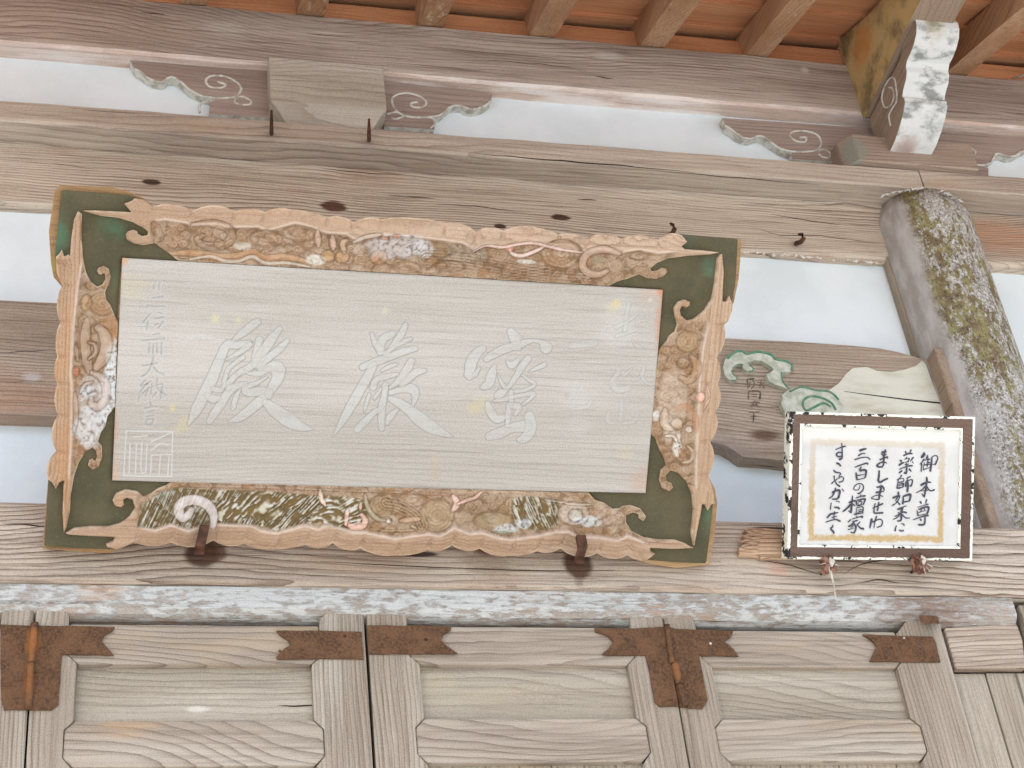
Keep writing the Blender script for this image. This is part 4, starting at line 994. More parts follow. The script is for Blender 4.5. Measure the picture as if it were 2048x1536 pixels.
TL_tongue_low = [(200, 431), (236, 435), (265.5, 444), (287, 455), (296, 463), (295, 470), (284, 472), (276, 468), (274, 462), (265.5, 459), (256, 462), (251, 469), (254, 479), (267.5, 487), (287, 490), (310, 486), (328, 500), (340, 508), (357, 522)]
top_poly = ([(164, 420.5), (200, 421), (263, 424), (256, 416), (248, 407), (262, 402), (270, 396), (290, 400)] + arcs(TOPC, (0, -1)) +
            [(1370, 483), (1359, 492), (1366, 498), (1400, 500), (1434, 504), (1414, 508.6), (1375, 510.5), (1336, 516), (1313, 526), (1300, 537), (1303, 543), (1314, 541), (1322.6, 535), (1332, 537), (1336, 543), (1328.5, 551.6), (1313, 557.5), (1295, 556.5), (1281.6, 550),
             (1277, 549), (1254, 558), (1238, 562), (1219, 572.6)] + [(1190, 571), (1050, 562.5), (700, 541.5)] + TL_tongue_low[::-1])
left_poly = ([(156, 422), (164, 428), (163, 467), (166, 516), (172, 545), (181.6, 563), (195, 573.6), (205, 569), (211, 557), (209, 546), (202, 549), (197, 548), (194, 541), (197, 535.5), (207, 531.6), (217, 537.5), (221.6, 553), (218.7, 567), (212, 579), (210, 586), (213, 600), (220.6, 610), (228, 629), (236, 645)] +
             [(231, 780), (230, 815), (215, 832), (211, 852), (201, 866), (196, 883), (203.5, 893), (204.5, 914.5), (197, 934), (185, 939), (176, 930), (178, 920), (185, 917), (190, 922), (194, 914), (193, 903), (185, 895), (171, 903), (157.7, 924), (148, 951.6), (142, 987), (140, 1022), (133, 1053), (128, 1062), (125.4, 1026), (127, 977), (128, 959), (119, 962), (112, 975), (105, 962)] +
             arcs(LEFC, (-1, 0))[::-1] + [(114, 545), (112, 513), (118, 508), (124, 499), (129, 512), (138, 508), (140.5, 512), (143, 475), (148, 440)])
bot_poly = ([(132, 1063), (148, 1054), (177, 1051), (216, 1051), (239.7, 1045), (259, 1031.6), (270, 1014), (265, 998), (253, 994), (246, 999), (248, 1008), (241.6, 1013), (230, 1010), (225, 1000), (232, 986.7), (251, 979), (275, 983), (286, 993), (302, 987), (316, 977), (333, 971), (345, 962)] +
            [(700, 973), (1178, 986), (1189, 1000), (1211, 1006.7), (1226, 1018), (1238, 1017), (1246, 1012.6), (1261.6, 1010.6), (1281, 1017.5), (1291, 1032), (1285, 1041), (1277, 1036), (1277, 1028), (1265.5, 1025), (1252, 1030), (1251, 1044), (1261.6, 1061), (1285, 1073), (1312, 1077), (1347.5, 1078), (1366, 1084), (1382.7, 1093), (1336, 1094.6), (1295, 1092.7), (1297, 1100), (1306, 1104), (1298, 1110)] +
            arcs(BOTC, (0, 1))[::-1] + [(214, 1090), (212, 1084), (226, 1079), (230, 1071), (138, 1066)])
right_poly = ([(1439, 506.6), (1442, 544), (1440, 575), (1439, 602), (1447.6, 602), (1452.5, 590.6), (1459, 606), (1458, 620), (1450, 640)] + arcs(RIGC, (1, 0)) +
              [(1420, 975), (1423, 1003), (1416, 1006), (1410, 1018), (1405, 1006), (1399, 1005), (1396, 1026), (1388, 1065), (1383.6, 1090.7), (1379, 1065), (1383.6, 1018), (1381, 987), (1371, 962), (1355, 945), (1340, 941), (1331, 950), (1333, 962), (1342, 966), (1344.6, 974), (1336, 981), (1324, 976), (1319, 960), (1322, 940), (1332, 930.5)] +
              [(1328, 915), (1320, 901), (1312, 878), (1302, 868), (1307, 800), (1319, 700), (1334, 682), (1338, 672.6), (1350, 663), (1354, 649), (1350, 633.6), (1348, 616), (1355.8, 604), (1367.5, 598.4), (1377, 603), (1377, 611), (1369, 615), (1361.6, 611), (1357.7, 620), (1359.7, 629.7), (1371.4, 640.4), (1385, 637.5), (1404.6, 622), (1420, 598), (1426, 567), (1431, 516)])
PX = .00087                                             # metres per survey pixel on the plaque
def uv(pts): return np.array(PL.many(pts, .004))
PINK, WHITE, GREY, OLIVE, TAN = (224, 184, 170), (220, 218, 208), (196, 192, 188), (92, 76, 34), (190, 150, 112)
def lin(c): return np.array(rgb(*c)[:3])
ORN = {
 'top': [('tube', [(384, 449), (410, 446), (437, 448), (458, 458), (463, 474), (452, 487), (427, 493), (404, 488), (394, 478), (405, 471)], 8.5, .008, None, 0),
         ('rings', (532, 477), 32, 17, .006, None), ('rings', (600, 467), 36, 15, .006, None), ('rings', (1122, 508), 42, 30, .007, None), ('rings', (880, 500), 24, 14, .004, (150, 128, 96)),
         ('tube', [(340, 508), (372, 505), (400, 508), (440, 514), (478, 512), (505, 504), (530, 517), (570, 514), (600, 519), (620, 526)], 8, .006, (196, 150, 108), .5),
         ('tube', [(380, 519), (420, 513), (450, 522), (478, 522), (505, 513), (530, 526), (575, 526), (620, 534)], 4, .002, WHITE, .5), ('blob', (485, 492), 20, 9, .001, WHITE, .6), ('blob', (632, 520), 22, 12, .001, WHITE, .8),
         ('tube', [(634, 462), (636, 492)], 6.5, .009, (206, 176, 156), .7), ('tube', [(664, 472), (666, 498)], 6.5, .009, (206, 176, 156), .7), ('tube', [(692, 480), (684, 486), (688, 504)], 6, .008, (200, 170, 140), .7),
         ('blob', (656, 512), 14, 12, .009, (196, 156, 112), .6), ('blob', (684, 514), 14, 12, .009, (200, 160, 118), .6),
         ('rough', (790, 492), 78, 28, .007, (190, 184, 180), .9), ('rough', (845, 498), 30, 22, .006, (206, 202, 200), .8), ('rough', (940, 505), 50, 18, .004, (160, 150, 130), .5),
         ('tube', [(706, 484), (730, 474), (760, 469)], 5, .006, (206, 196, 184), .5), ('blob', (790, 472), 8, 4, .004, (206, 130, 76), .8), ('blob', (768, 476), 8, 3, .004, (206, 130, 76), .7),
         ('blob', (757, 515), 17, 15, .009, (192, 146, 110), .6), ('rings', (815, 535), 28, 12, .005, None), ('rings', (900, 532), 30, 11, .005, None),
         ('lines', [(850, 515), (930, 522), (1010, 535), (1090, 548), (1180, 556)], 22, .006, None), ('lines', [(1000, 555), (1060, 545), (1100, 540)], 14, .005, None),
         ('tube', [(1016, 492), (1022, 506), (1040, 511), (1062, 505), (1088, 492)], 4.5, .007, (230, 208, 196), .9), ('blob', (1018, 495), 9, 8, .004, (226, 168, 146), .8),
         ('tube', [(945, 503), (970, 491), (1003, 494), (1030, 489), (1066, 486), (1117, 498), (1164, 505)], 3.6, .005, (224, 196, 186), .85), ('blob', (1052, 523), 22, 5, .003, WHITE, .8),
         ('tube', [(1236, 507), (1207, 498), (1181, 502), (1166, 516), (1165, 534), (1177, 546), (1197, 549), (1214, 541)], 8.5, .008, (200, 172, 154), .6), ('blob', (1195, 520), 16, 10, -.003, (150, 150, 126), .5),
         ('rough', (1262, 530), 36, 18, .005, None, 0), ('rings', (1275, 512), 20, 8, .004, None), ('tube', [(307, 447), (318, 470), (312, 484)], 9, .003, None, 0)],
 'bottom': [('gild', [(272, 1052), (282, 1010), (318, 984), (352, 974), (430, 978), (520, 980), (620, 988), (700, 992), (733, 1002), (738, 1050), (700, 1058), (640, 1046), (606, 1046), (553, 1060), (504, 1048), (440, 1046), (376, 1056), (341, 1046), (310, 1056)]),
            ('gild2', [(1022, 996), (1060, 990), (1118, 1000), (1116, 1050), (1080, 1062), (1020, 1052)]),
            ('tube', [(426, 1050), (426, 1026), (413, 1007), (388, 999), (365, 1004), (357, 1020), (365, 1034), (378, 1026), (382, 1018)], 11, .010, (206, 196, 192), .85),
            ('rings', (873, 1030), 36, 34, .007, (168, 150, 116)), ('rings', (760, 1015), 26, 24, .006, (156, 138, 104)), ('rings', (825, 1000), 30, 14, .005, None), ('lines', [(770, 1005), (800, 1012), (830, 1030), (840, 1050)], 20, .006, (170, 146, 110)),
            ('tube', [(730, 990), (735, 1015), (750, 1034), (768, 1040)], 5, .007, (176, 172, 148), .6), ('lines', [(740, 1056), (780, 1060), (830, 1058)], 9, .005, (168, 142, 104)), ('tube', [(800, 1040), (838, 1036)], 6, .008, (196, 160, 128), .6),
            ('tube', [(820, 1050), (832, 1055)], 3, .006, (206, 186, 150), .6), ('blob', (777, 1041), 5.5, 4.5, .006, (226, 222, 220), 1), ('blob', (781, 1039), 2.4, 2.6, .004, (34, 30, 28), 1),
            ('tube', [(905, 1020), (914, 1006), (906, 992)], 7, .006, (224, 190, 178), .9), ('tube', [(914, 1008), (934, 1000), (950, 995), (963, 984)], 4, .005, (222, 184, 168), .85),
            ('tube', [(690, 1046), (706, 1052), (724, 1050), (729, 1038), (722, 1028)], 7, .009, (222, 180, 162), .9), ('tube', [(694, 1018), (692, 1034), (690, 1048)], 5, .008, (222, 184, 168), .8), ('tube', [(721, 1005), (720, 1018)], 4, .006, (228, 190, 170), .9), ('tube', [(640, 980), (643, 998), (650, 1010)], 5, .007, (226, 200, 186), .9),
            ('scales', (965, 1018), 60, 34, .003, None), ('rings', (985, 1040), 40, 18, .004, (160, 148, 116)), ('rough', (1010, 1056), 34, 11, .004, (196, 200, 196), .85), ('rough', (1045, 1046), 24, 12, .004, (206, 208, 206), .8), ('blob', (1003, 1063), 24, 4, .002, (104, 106, 70), .8),
            ('blob', (1146, 1026), 34, 25, .009, (196, 182, 170), .7), ('rings', (1150, 1030), 16, 14, .004, (206, 206, 196)), ('rough', (1172, 1042), 34, 14, .005, (206, 210, 208), .8), ('lines', [(1090, 1000), (1130, 1006), (1180, 1010)], 8, .004, (206, 200, 182)),
            ('rough', (1222, 1040), 34, 28, .005, (190, 170, 148), .5), ('lines', [(360, 972), (500, 975), (700, 982), (900, 990)], 8, .002, None)],
 'left': [('rings', (206, 608), 27, 22, .007, (160, 122, 78)), ('blob', (172, 605), 10, 16, .005, (186, 150, 102), .6), ('blob', (225, 650), 24, 22, .001, (156, 110, 66), .7), ('blob', (228, 680), 14, 26, .001, (166, 118, 74), .7),
          ('rough', (222, 740), 14, 60, .001, (214, 216, 214), .95), ('rough', (218, 800), 22, 60, .002, (212, 214, 214), .95), ('rough', (180, 850), 38, 44, .004, (206, 206, 204), .9), ('blob', (186, 800), 36, 60, .001, (200, 196, 192), .6),
          ('tube', [(196, 655), (208, 668), (213, 690), (206, 716), (192, 736)], 12, .009, (184, 162, 144), .6), ('tube', [(174, 640), (170, 680), (174, 720), (180, 745)], 10, .006, (182, 160, 142), .6), ('tube', [(178, 684), (190, 690), (191, 706), (178, 717)], 4, .011, (178, 154, 136), .6),
          ('tube', [(184, 745), (202, 754), (212, 772), (211, 796), (198, 812), (183, 808), (183, 797)], 8.5, .009, (188, 164, 146), .6), ('tube', [(160, 786), (170, 768), (186, 764)], 3, .008, (178, 158, 142), .5), ('rough', (178, 784), 16, 16, .002, (206, 206, 204), .8),
          ('blob', (152, 742), 6, 10, .006, (206, 122, 96), .7), ('tube', [(152, 690), (155, 720)], 4, .006, None, 0), ('tube', [(150, 785), (152, 830), (148, 862)], 5, .005, (196, 170, 144), .4)],
 'right': [('rings', (1374, 683), 24, 23, .006, (176, 148, 108)), ('blob', (1345, 800), 34, 78, .000, (206, 190, 172), .5), ('blob', (1338, 860), 14, 30, .000, (206, 194, 178), .6), ('blob', (1313, 832), 10, 12, .002, (220, 216, 212), .8),
           ('blob', (1364, 725), 13, 12, .010, None, 0), ('tube', [(1380, 712), (1390, 726), (1388, 746), (1374, 760), (1360, 754)], 9, .008, (184, 146, 112), .4),
           ('blob', (1396, 792), 9, 11, .006, (230, 178, 160), .95), ('tube', [(1409, 769), (1414, 788), (1416, 793)], 2.4, .006, (226, 190, 172), .9), ('tube', [(1416, 794), (1408, 806), (1402, 819)], 2.4, .006, (226, 190, 172), .9),
           ('tube', [(1352, 822), (1362, 812), (1378, 816), (1388, 838), (1387, 862)], 7, -.005, (172, 122, 82), .6), ('blob', (1352, 847), 13, 13, .010, (208, 186, 160), .4), ('tube', [(1330, 820), (1328, 848), (1342, 858)], 9, .007, (206, 188, 166), .5),
           ('rough', (1352, 890), 9, 32, .007, (218, 212, 198), .9), ('tube', [(1330, 872), (1345, 872), (1352, 884)], 4, .007, (214, 204, 186), .8), ('blob', (1375, 858), 8, 7, .006, (220, 212, 198), .85), ('tube', [(1372, 890), (1382, 902), (1378, 920), (1362, 924)], 4.5, .006, (206, 184, 158), .6), ('tube', [(1357, 898), (1364, 910), (1368, 902)], 5, .004, (170, 122, 88), .5)],
}
def carver(side, cusps, ridge, seed):
    R = uv(ridge); C = uv([c[:2] for c in cusps]); hor = side in ('top', 'bottom')
    a, b = (0, 1) if hor else (1, 0)
    sgn = {'top': 1, 'bottom': -1, 'left': -1, 'right': 1}[side]
    order = np.argsort(R[:, a]); ra, rb = R[order, a], R[order, b]
    Cl = C
    n3_ = lambda Q: fbm(Q[:, 0] * 130, Q[:, 1] * 130, seed + 41, 2)
    def f(P, D):
        rr = np.interp(P[:, a], ra, rb); out = (P[:, b] - rr) * sgn
        lo, hi = ra[0], ra[-1]
        ends = np.clip(np.minimum(P[:, a] - lo, hi - P[:, a]) / .012, 0, 1)
        h = flare(P)
        band = np.clip(out / .030, 0, 1.3)
        n1 = fbm(P[:, 0] * 60, P[:, 1] * 60, seed); n2 = fbm(P[:, 0] * 240, P[:, 1] * 240, seed + 3, 3)
        outer = .014 - .013 * band ** 1.6 + .0012 * (n1 - .5)
        for c in Cl:
            k = np.exp(-((P[:, a] - c[a] - (P[:, b] - c[b]) * .25 * (1 if hor else 0)) / .0030) ** 2)
            outer = outer - .0055 * k * np.clip(band * 1.3, 0, 1)
        ph = np.sin(P[:, a] * 420 + 3 * n1 + out * 60); outer = outer + .0004 * ph * np.clip(band * 2, 0, 1)
        n3 = fbm(P[:, 0] * 110 + 2 * n1, P[:, 1] * 150, seed + 31, 3)
        inner = .0016 + .0036 * (n1 - .5) + .0034 * np.abs(n3 - .5) * 2 + .0016 * (n2 - .5)
        # densely packed cloud curls: every point belongs to its nearest lobe, a groove winds into each
        gr = np.random.default_rng(seed * 13 + 1); pts = []
        lo_, hi_ = P.min(0), P.max(0)
        for _ in range(5000):
            c = lo_ + gr.random(2) * (hi_ - lo_); rr_ = .007 + .011 * gr.random() ** 2
            if all((c[0] - p[0]) ** 2 + (c[1] - p[1]) ** 2 > ((rr_ + p[2]) * .72) ** 2 for p in pts): pts.append((c[0], c[1], rr_, gr.random() * 6.3, gr.random() < .5))
        bestd = np.full(len(P), 9.0); spi = np.zeros(len(P)); ctone = np.zeros(len(P))
        for c in pts:
            s = np.nonzero((np.abs(P[:, 0] - c[0]) < c[2] * 1.9) & (np.abs(P[:, 1] - c[1]) < c[2] * 1.9))[0]
            dx, dy = P[s, 0] - c[0] + .0015 * (n1[s] - .5), P[s, 1] - c[1] + .0015 * (n3_(P[s]) - .5); dd_ = np.hypot(dx, dy * 1.25) / c[2]
            m = dd_ < bestd[s]; s2 = s[m]; bestd[s2] = dd_[m]
            an = np.arctan2(dy[m], dx[m]) * (1 if c[4] else -1) + c[3]
            spi[s2] = np.sin(2 * math.pi * (dd_[m] * c[2] / .0058) + an); ctone[s2] = c[3] / 6.3
        dome = np.sqrt(np.clip(1 - (bestd / 1.35) ** 2, 0, 1)); crease = np.clip((bestd - .92) * 4, 0, 1)
        inner = inner * .45 + .0052 * dome + .0009 * spi * (bestd < 1.05)
        lip = .0145 * np.exp(-(out / .0048) ** 2)
        hh = np.where(out > 0, np.maximum(outer, lip), np.maximum(inner, lip))
        tongue = .0125 + .0006 * (n1 - .5)
        hh = tongue * (1 - ends) + hh * ends
        col = np.zeros((len(P), 4)); col[:, :3] = lin(TAN)
        lipm = np.exp(-((out + .001) / .0030) ** 2) * ends
        col[:, 3] = .0
        def paint(m, c, al):
            m = np.clip(m * al, 0, 1); keep = np.maximum(col[:, 3], 1e-6)
            na = m + col[:, 3] * (1 - m)
            col[:, :3] = (lin(c)[None] * m[:, None] + col[:, :3] * (col[:, 3] * (1 - m))[:, None]) / np.maximum(na, 1e-6)[:, None]; col[:, 3] = na
        paint(lipm * (.5 + n2 * .6), (218, 200, 184), .75)
        # old darker ground between the ornaments
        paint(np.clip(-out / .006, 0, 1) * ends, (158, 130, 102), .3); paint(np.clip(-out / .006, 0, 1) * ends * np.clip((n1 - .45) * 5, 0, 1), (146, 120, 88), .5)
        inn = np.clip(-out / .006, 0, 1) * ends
        paint(inn * np.clip(-spi * 1.4 - .2, 0, 1), (118, 90, 64), .45); paint(inn * crease, (108, 82, 58), .6); paint(inn * (ctone > .72) * .7, (186, 168, 146), .5); paint(inn * ((ctone > .45) & (ctone < .56)) * .8, (150, 112, 72), .5)  # grooves and creases painted darker, shade put into the tint
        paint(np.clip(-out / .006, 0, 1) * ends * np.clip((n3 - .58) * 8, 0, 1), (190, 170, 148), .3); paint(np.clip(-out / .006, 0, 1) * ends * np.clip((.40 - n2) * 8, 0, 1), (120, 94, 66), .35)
        mask_in = (out < .001)
        for q in ORN[side]:
            k = q[0]
            if k in ('tube', 'lines'):
                pts = uv(q[1]); L = smooth_line(pts, 5) if len(pts) > 2 else pts
                r = q[2] * PX * .92; x0, y0 = L.min(0) - r * 1.6; x1, y1 = L.max(0) + r * 1.6
                s = np.nonzero((P[:, 0] > x0) & (P[:, 0] < x1) & (P[:, 1] > y0) & (P[:, 1] < y1))[0]
                if not len(s): continue
                d, N, T = seg_near(P[s], L, False)
                rt = r * (1 - .42 * np.clip((np.abs(T - .5) - .28) / .22, 0, 1)) if k == 'tube' else r
                e = np.sqrt(np.clip(1 - (d / rt) ** 2, 0, 1))
                if k == 'tube':
                    if q[3] > 0:
                        moat = np.exp(-((d - rt * 1.1) / (.0014)) ** 2) * .0032
                        new = .0040 + q[3] * .62 * e ** .55 - .0011 * np.exp(-((d - rt * .55) / .0008) ** 2) * (r > .005)
                        hh[s] = np.where(d < rt, np.maximum(new, hh[s] * .4), hh[s] - moat * (out[s] < .004))
                        g = np.zeros(len(P)); g[s] = np.exp(-((d - rt) / .0009) ** 2) + .6 * np.exp(-((d - rt * .55) / .0006) ** 2) * (r > .005); paint(g, (112, 86, 62), .5)  # dark outline and inner line painted on, as shade beside the raised tube
                    else: hh[s] = hh[s] + q[3] * e
                    if q[4]:
                        m = np.zeros(len(P)); m[s] = np.clip((rt - d) / .0012, 0, 1) * (.75 + .5 * (n2[s] - .5)); paint(m, q[4], q[5])
                else:
                    st = np.sin((d * np.sign((P[s, 1] - N[:, 1]) + 1e-9) + .0015 * n1[s]) * 2 * math.pi / .0052)
                    m = np.clip((r - d) / .004, 0, 1); hh[s] = hh[s] + m * (q[3] * .5 * e + .0013 * st)
                    mm = np.zeros(len(P)); mm[s] = m * np.clip(-st, 0, 1); paint(mm, (120, 88, 60), .55)
                    if q[4]: mm[s] = m * np.clip(st + .3, 0, 1); paint(mm, q[4], .5)
            elif k in ('blob', 'rings', 'rough', 'scales'):
                c = uv([q[1]])[0]; rx, ry = q[2] * PX, q[3] * PX
                dx, dy = (P[:, 0] - c[0]) / rx, (P[:, 1] - c[1]) / ry; d = np.hypot(dx, dy)
                if k == 'rough': d = d + (n1 - .5) * .9 + (n2 - .5) * .3
                m = np.clip((1 - d) * 4, 0, 1) * (mask_in | (k == 'blob'))
                e = np.sqrt(np.clip(1 - d ** 2, 0, 1))
                if k == 'blob':
                    hh = hh + m * 0 + np.where(d < 1, q[4] * .6 * e, 0)
                    g = np.exp(-((d - 1) * min(rx, ry) / .0012) ** 2) * (q[4] > .003); hh = hh - g * .0018; paint(g, (116, 90, 66), .45)  # shade round the blob painted into the tint
                elif k == 'rings':
                    ang = np.arctan2(dy, dx); st = np.sin(2 * math.pi * (d * min(rx, ry) / .0062 + ang / (2 * math.pi)))
                    hh = np.where(d < 1, np.maximum(.003 + q[4] * .55 * e + .0010 * st, hh * .5), hh)
                    paint(np.where(d < 1, np.clip(-st, 0, 1), 0), (128, 100, 72), .4)
                    g = np.exp(-((d - 1) * min(rx, ry) / .0014) ** 2); hh = hh - g * .002; paint(g, (112, 86, 62), .45)  # ring grooves and rim carry painted shade as well as depth
                elif k == 'rough':
                    hh = hh + m * (q[4] * .4 + .0045 * (n2 - .5) + .002 * fbm(P[:, 0] * 420, P[:, 1] * 420, seed + 9, 2))
                else:
                    st = np.sin(P[:, 0] * 1150) * np.sin(P[:, 1] * 1150 + .8 * np.sin(P[:, 0] * 575)); hh = hh + m * (.002 * e + .0012 * st); paint(m * np.clip(-st * 1.5, 0, 1), (128, 106, 76), .5)
                if q[5]:
                    al = q[6] if len(q) > 6 else .45
                    paint(m * (.75 + .9 * (n2 - .5)), q[5], al)
                    if k == 'rough': paint(m * np.clip((.40 - n2) * 8, 0, 1), (128, 116, 106), .8)
            elif k in ('gild', 'gild2'):
                G = uv(q[1]); ins = inside(P, G); dd, _, _ = seg_near(P, G, True)
                m = ins * np.clip(dd / .003, 0, 1)
                # flowing strands: the direction swings from patch to patch
                gr = np.random.default_rng(5); c0, c1 = G.min(0), G.max(0); nc = 30 if k == 'gild' else 9
                cen = c0 + gr.random((nc, 2)) * (c1 - c0); aa = np.where(np.arange(nc) % 2 == 0, .75, -.35) + (gr.random(nc) - .5) * .9
                dd2 = np.stack([np.hypot(P[:, 0] - c[0] + .01 * (n1 - .5), (P[:, 1] - c[1]) * 1.3 + .01 * (n2 - .5)) for c in cen]); pk = dd2.argmin(0)
                ang = aa[pk] + 7.0 * (P[:, 0] - cen[pk, 0])
                w = P[:, 0] * np.sin(ang) + P[:, 1] * np.cos(ang) + .004 * fbm(P[:, 0] * 45, P[:, 1] * 45, 55, 2); al_ = P[:, 0] * np.cos(ang) - P[:, 1] * np.sin(ang)
                st = (vnoise(w * 360, al_ * 85 + pk * 3.7, 77) - .5) * 2.6 + .35 * np.sin(w * 2 * math.pi / .0064)
                bead = fbm(P[:, 0] * 150, P[:, 1] * 150, 23, 2)
                hh = np.where(m > 0, hh * (1 - m) + m * (.0050 + .0038 * np.clip(st, -1, 1) + .004 * (bead - .5)), hh)
                crest = np.clip(st * 1.2 + (bead - .5) * 2.6 + .1, 0, 1)
                paint(m, (98, 82, 46), .88); paint(m * (n1 > .52) * .5, (128, 100, 62), .8); paint(m * crest, (194, 187, 166), .9); paint(m * np.clip(crest * 1.5 - .9, 0, 1) * (n1 > .5), (206, 210, 208), .7)
        hh = np.maximum(hh, .0034)
        rim = np.clip(D / .0035, 0, 1); hh = hh * (.62 + .38 * np.sqrt(1 - (1 - rim) ** 2))
        wear = np.exp(-(D / .0016) ** 2); paint(wear * np.clip((n1 - .35) * 3, 0, 1), (222, 202, 172), .6)
        return h + hh, col
    return f
for side, poly, cusps, ridge, mat, lab in (('top', top_poly, TOPC, TOPR, 'carve_h', 'upper border carved with clouds, a claw and grey lichen'), ('bottom', bot_poly, BOTC, BOTR, 'carve_h', 'lower border carved with a dragon head and gilded waves'),
                                     ('left', left_poly, LEFC, LEFR, 'carve_v', 'border with spirals and flaking white patch'), ('right', right_poly, RIGC, RIGR, 'carve_v', 'border with a pink diamond and pale leaf')):
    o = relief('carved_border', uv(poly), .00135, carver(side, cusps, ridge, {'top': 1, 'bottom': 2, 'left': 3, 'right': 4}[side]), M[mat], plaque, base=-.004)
    o['label'] = lab

# green lacquered corners under the carving
def green_h(P, D):
    c = np.zeros((len(P), 4)); dx = np.maximum(U0 - P[:, 0], P[:, 0] - U1); dy = np.maximum(V0 - P[:, 1], P[:, 1] - V1)
    return flare(P) - .0005 - .002 * np.exp(-(D / .002) ** 2) + .0008 * np.exp(-((dx - dy) / .0016) ** 2), c
corner = {
 'tl': [(122.6, 380), (205, 386), (267.5, 393), (292, 402), (330, 430), (340, 480), (367, 531), (244, 515), (238, 570), (233, 660), (200, 640), (150, 590), (120, 560), (110, 514), (117, 440)],
 'tr': [(1358, 468.6), (1473, 478), (1471, 520), (1469, 560), (1461, 608), (1440, 640), (1360, 690), (1316, 705), (1322, 640), (1325.5, 580), (1270, 576), (1216, 572), (1290, 520), (1340, 490)],
 'bl': [(97, 952), (93, 1030), (88.5, 1091), (160, 1095), (232, 1097), (300, 1040), (300, 1000), (349, 961), (225, 960), (228, 880), (232, 810), (190, 850), (150, 900)],
 'br': [(1424, 1003), (1418, 1060), (1410, 1125), (1350, 1123), (1287, 1118), (1250, 1060), (1220, 1020), (1176, 984), (1292, 987), (1298, 930), (1304, 866), (1340, 900), (1380, 960)]}
for k, p in corner.items():
    relief('corner_plate', uv(p), .004, green_h, M['green'], plaque, base=-.008)
# backing: one thick board, its rounded corners showing past the green
back = ([(119, 371), (160, 372.5), (217, 375), (256, 383), (291, 399), (306, 414)] + [(a, b + 8) for a, b, _ in TOPC[1:-1]] + [(1359, 470), (1484, 479), (1483, 512), (1479, 559), (1469, 606), (1447.6, 645)] + [(a - 8, b) for a, b, _ in RIGC[1:-1]] +
        [(1416, 948), (1431.5, 979), (1436, 1007), (1430.5, 1075), (1420, 1130), (1355, 1137), (1316, 1131.7), (1277, 1122), (1254, 1107)] + [(a, b - 8) for a, b, _ in BOTC[1:-2]][::-1] + [(266, 1081), (247.5, 1096), (216, 1108), (150, 1104), (85, 1098), (90, 1030), (97, 950)] +
        [(a + 8, b) for a, b, _ in LEFC[1:-1]][::-1] + [(123, 573), (107, 555), (101.5, 526), (97.5, 463), (109, 383)])
o = slab_uv('backing_board', PL.many(back, -.004), -.0075, -.034, M['edge_wood'], plaque); bevel_weight(o, .002)

# ---- the lettered board
def zz(ox, oy, s): return lambda pts: [(ox + a / s, oy + b / s, r / s) for a, b, r in pts]
A1, A2, A3, A4 = zz(350, 620, 5.6875), zz(640, 620, 5.6875), zz(900, 620, 5.6875), zz(1080, 580, 5.6875)
BIG = [A1(s) for s in (
 [(935, 135, 45), (800, 240, 48), (660, 350, 22)], [(840, 380, 42), (700, 400, 48), (590, 400, 52), (510, 560, 58), (420, 780, 66), (330, 960, 66), (240, 1140, 60), (150, 1310, 14)], [(850, 400, 36), (720, 490, 30), (570, 570, 14)],
 [(770, 540, 30), (600, 680, 26), (540, 900, 30), (440, 900, 34)], [(960, 340, 44), (930, 480, 46), (890, 620, 46), (700, 740, 34), (560, 860, 26)], [(760, 680, 30), (640, 800, 34), (600, 900, 36)], [(800, 840, 30), (640, 900, 48), (540, 1040, 52), (460, 1160, 48), (390, 1270, 34)], [(360, 960, 26), (420, 1010, 50), (500, 1000, 30)],
 [(740, 900, 18), (690, 1000, 34), (660, 1120, 28)], [(1190, 215, 36), (1100, 330, 52), (1000, 480, 58), (920, 620, 52)], [(1280, 350, 30), (1180, 450, 46), (1040, 560, 46), (960, 660, 40)], [(820, 720, 16), (960, 720, 40), (1060, 660, 50), (1160, 660, 84), (1170, 760, 72), (1120, 860, 60), (1060, 950, 46)],
 [(1050, 760, 16), (930, 830, 26), (800, 880, 34), (810, 940, 40), (960, 930, 60), (1060, 960, 60)], [(990, 1020, 62), (860, 1130, 58), (740, 1220, 50), (610, 1272, 12)], [(1040, 1060, 52), (1160, 1160, 78), (1300, 1260, 84), (1440, 1330, 54), (1570, 1362, 10)])]
BIG += [A2(s) for s in (
 [(588, 275, 26), (620, 360, 34), (690, 470, 50)], [(820, 270, 40), (720, 330, 50), (680, 430, 50)], [(970, 175, 34), (920, 280, 44), (850, 380, 40), (770, 470, 22)], [(1030, 330, 24), (930, 370, 30), (820, 440, 24), (740, 500, 30)], [(1080, 440, 34), (960, 470, 46), (820, 520, 44), (660, 580, 46), (480, 650, 42)],
 [(600, 640, 50), (530, 780, 56), (450, 920, 60), (370, 1060, 60), (290, 1200, 52), (220, 1320, 34), (145, 1445, 6)], [(860, 620, 20), (780, 650, 26), (700, 690, 20)], [(1040, 575, 40), (980, 690, 48), (900, 800, 44), (800, 880, 20)], [(1195, 690, 26), (1090, 710, 46), (1000, 790, 42), (930, 850, 40)],
 [(880, 730, 20), (760, 760, 34), (640, 790, 34), (600, 880, 44)], [(560, 960, 26), (520, 1080, 22), (500, 1170, 10)], [(740, 850, 36), (730, 980, 42), (700, 1120, 44), (700, 1250, 44), (700, 1350, 36)], [(690, 900, 20), (620, 1000, 28)], [(800, 940, 34), (940, 900, 40), (1050, 900, 60), (1085, 980, 40), (1050, 1090, 22)],
 [(700, 1110, 24), (600, 1180, 36), (500, 1280, 46), (425, 1360, 44)], [(880, 1130, 20), (800, 1210, 44), (760, 1290, 26)], [(800, 1010, 40), (900, 1060, 56), (1020, 1140, 66), (1130, 1240, 82), (1260, 1330, 78), (1400, 1400, 44), (1500, 1440, 14)])]
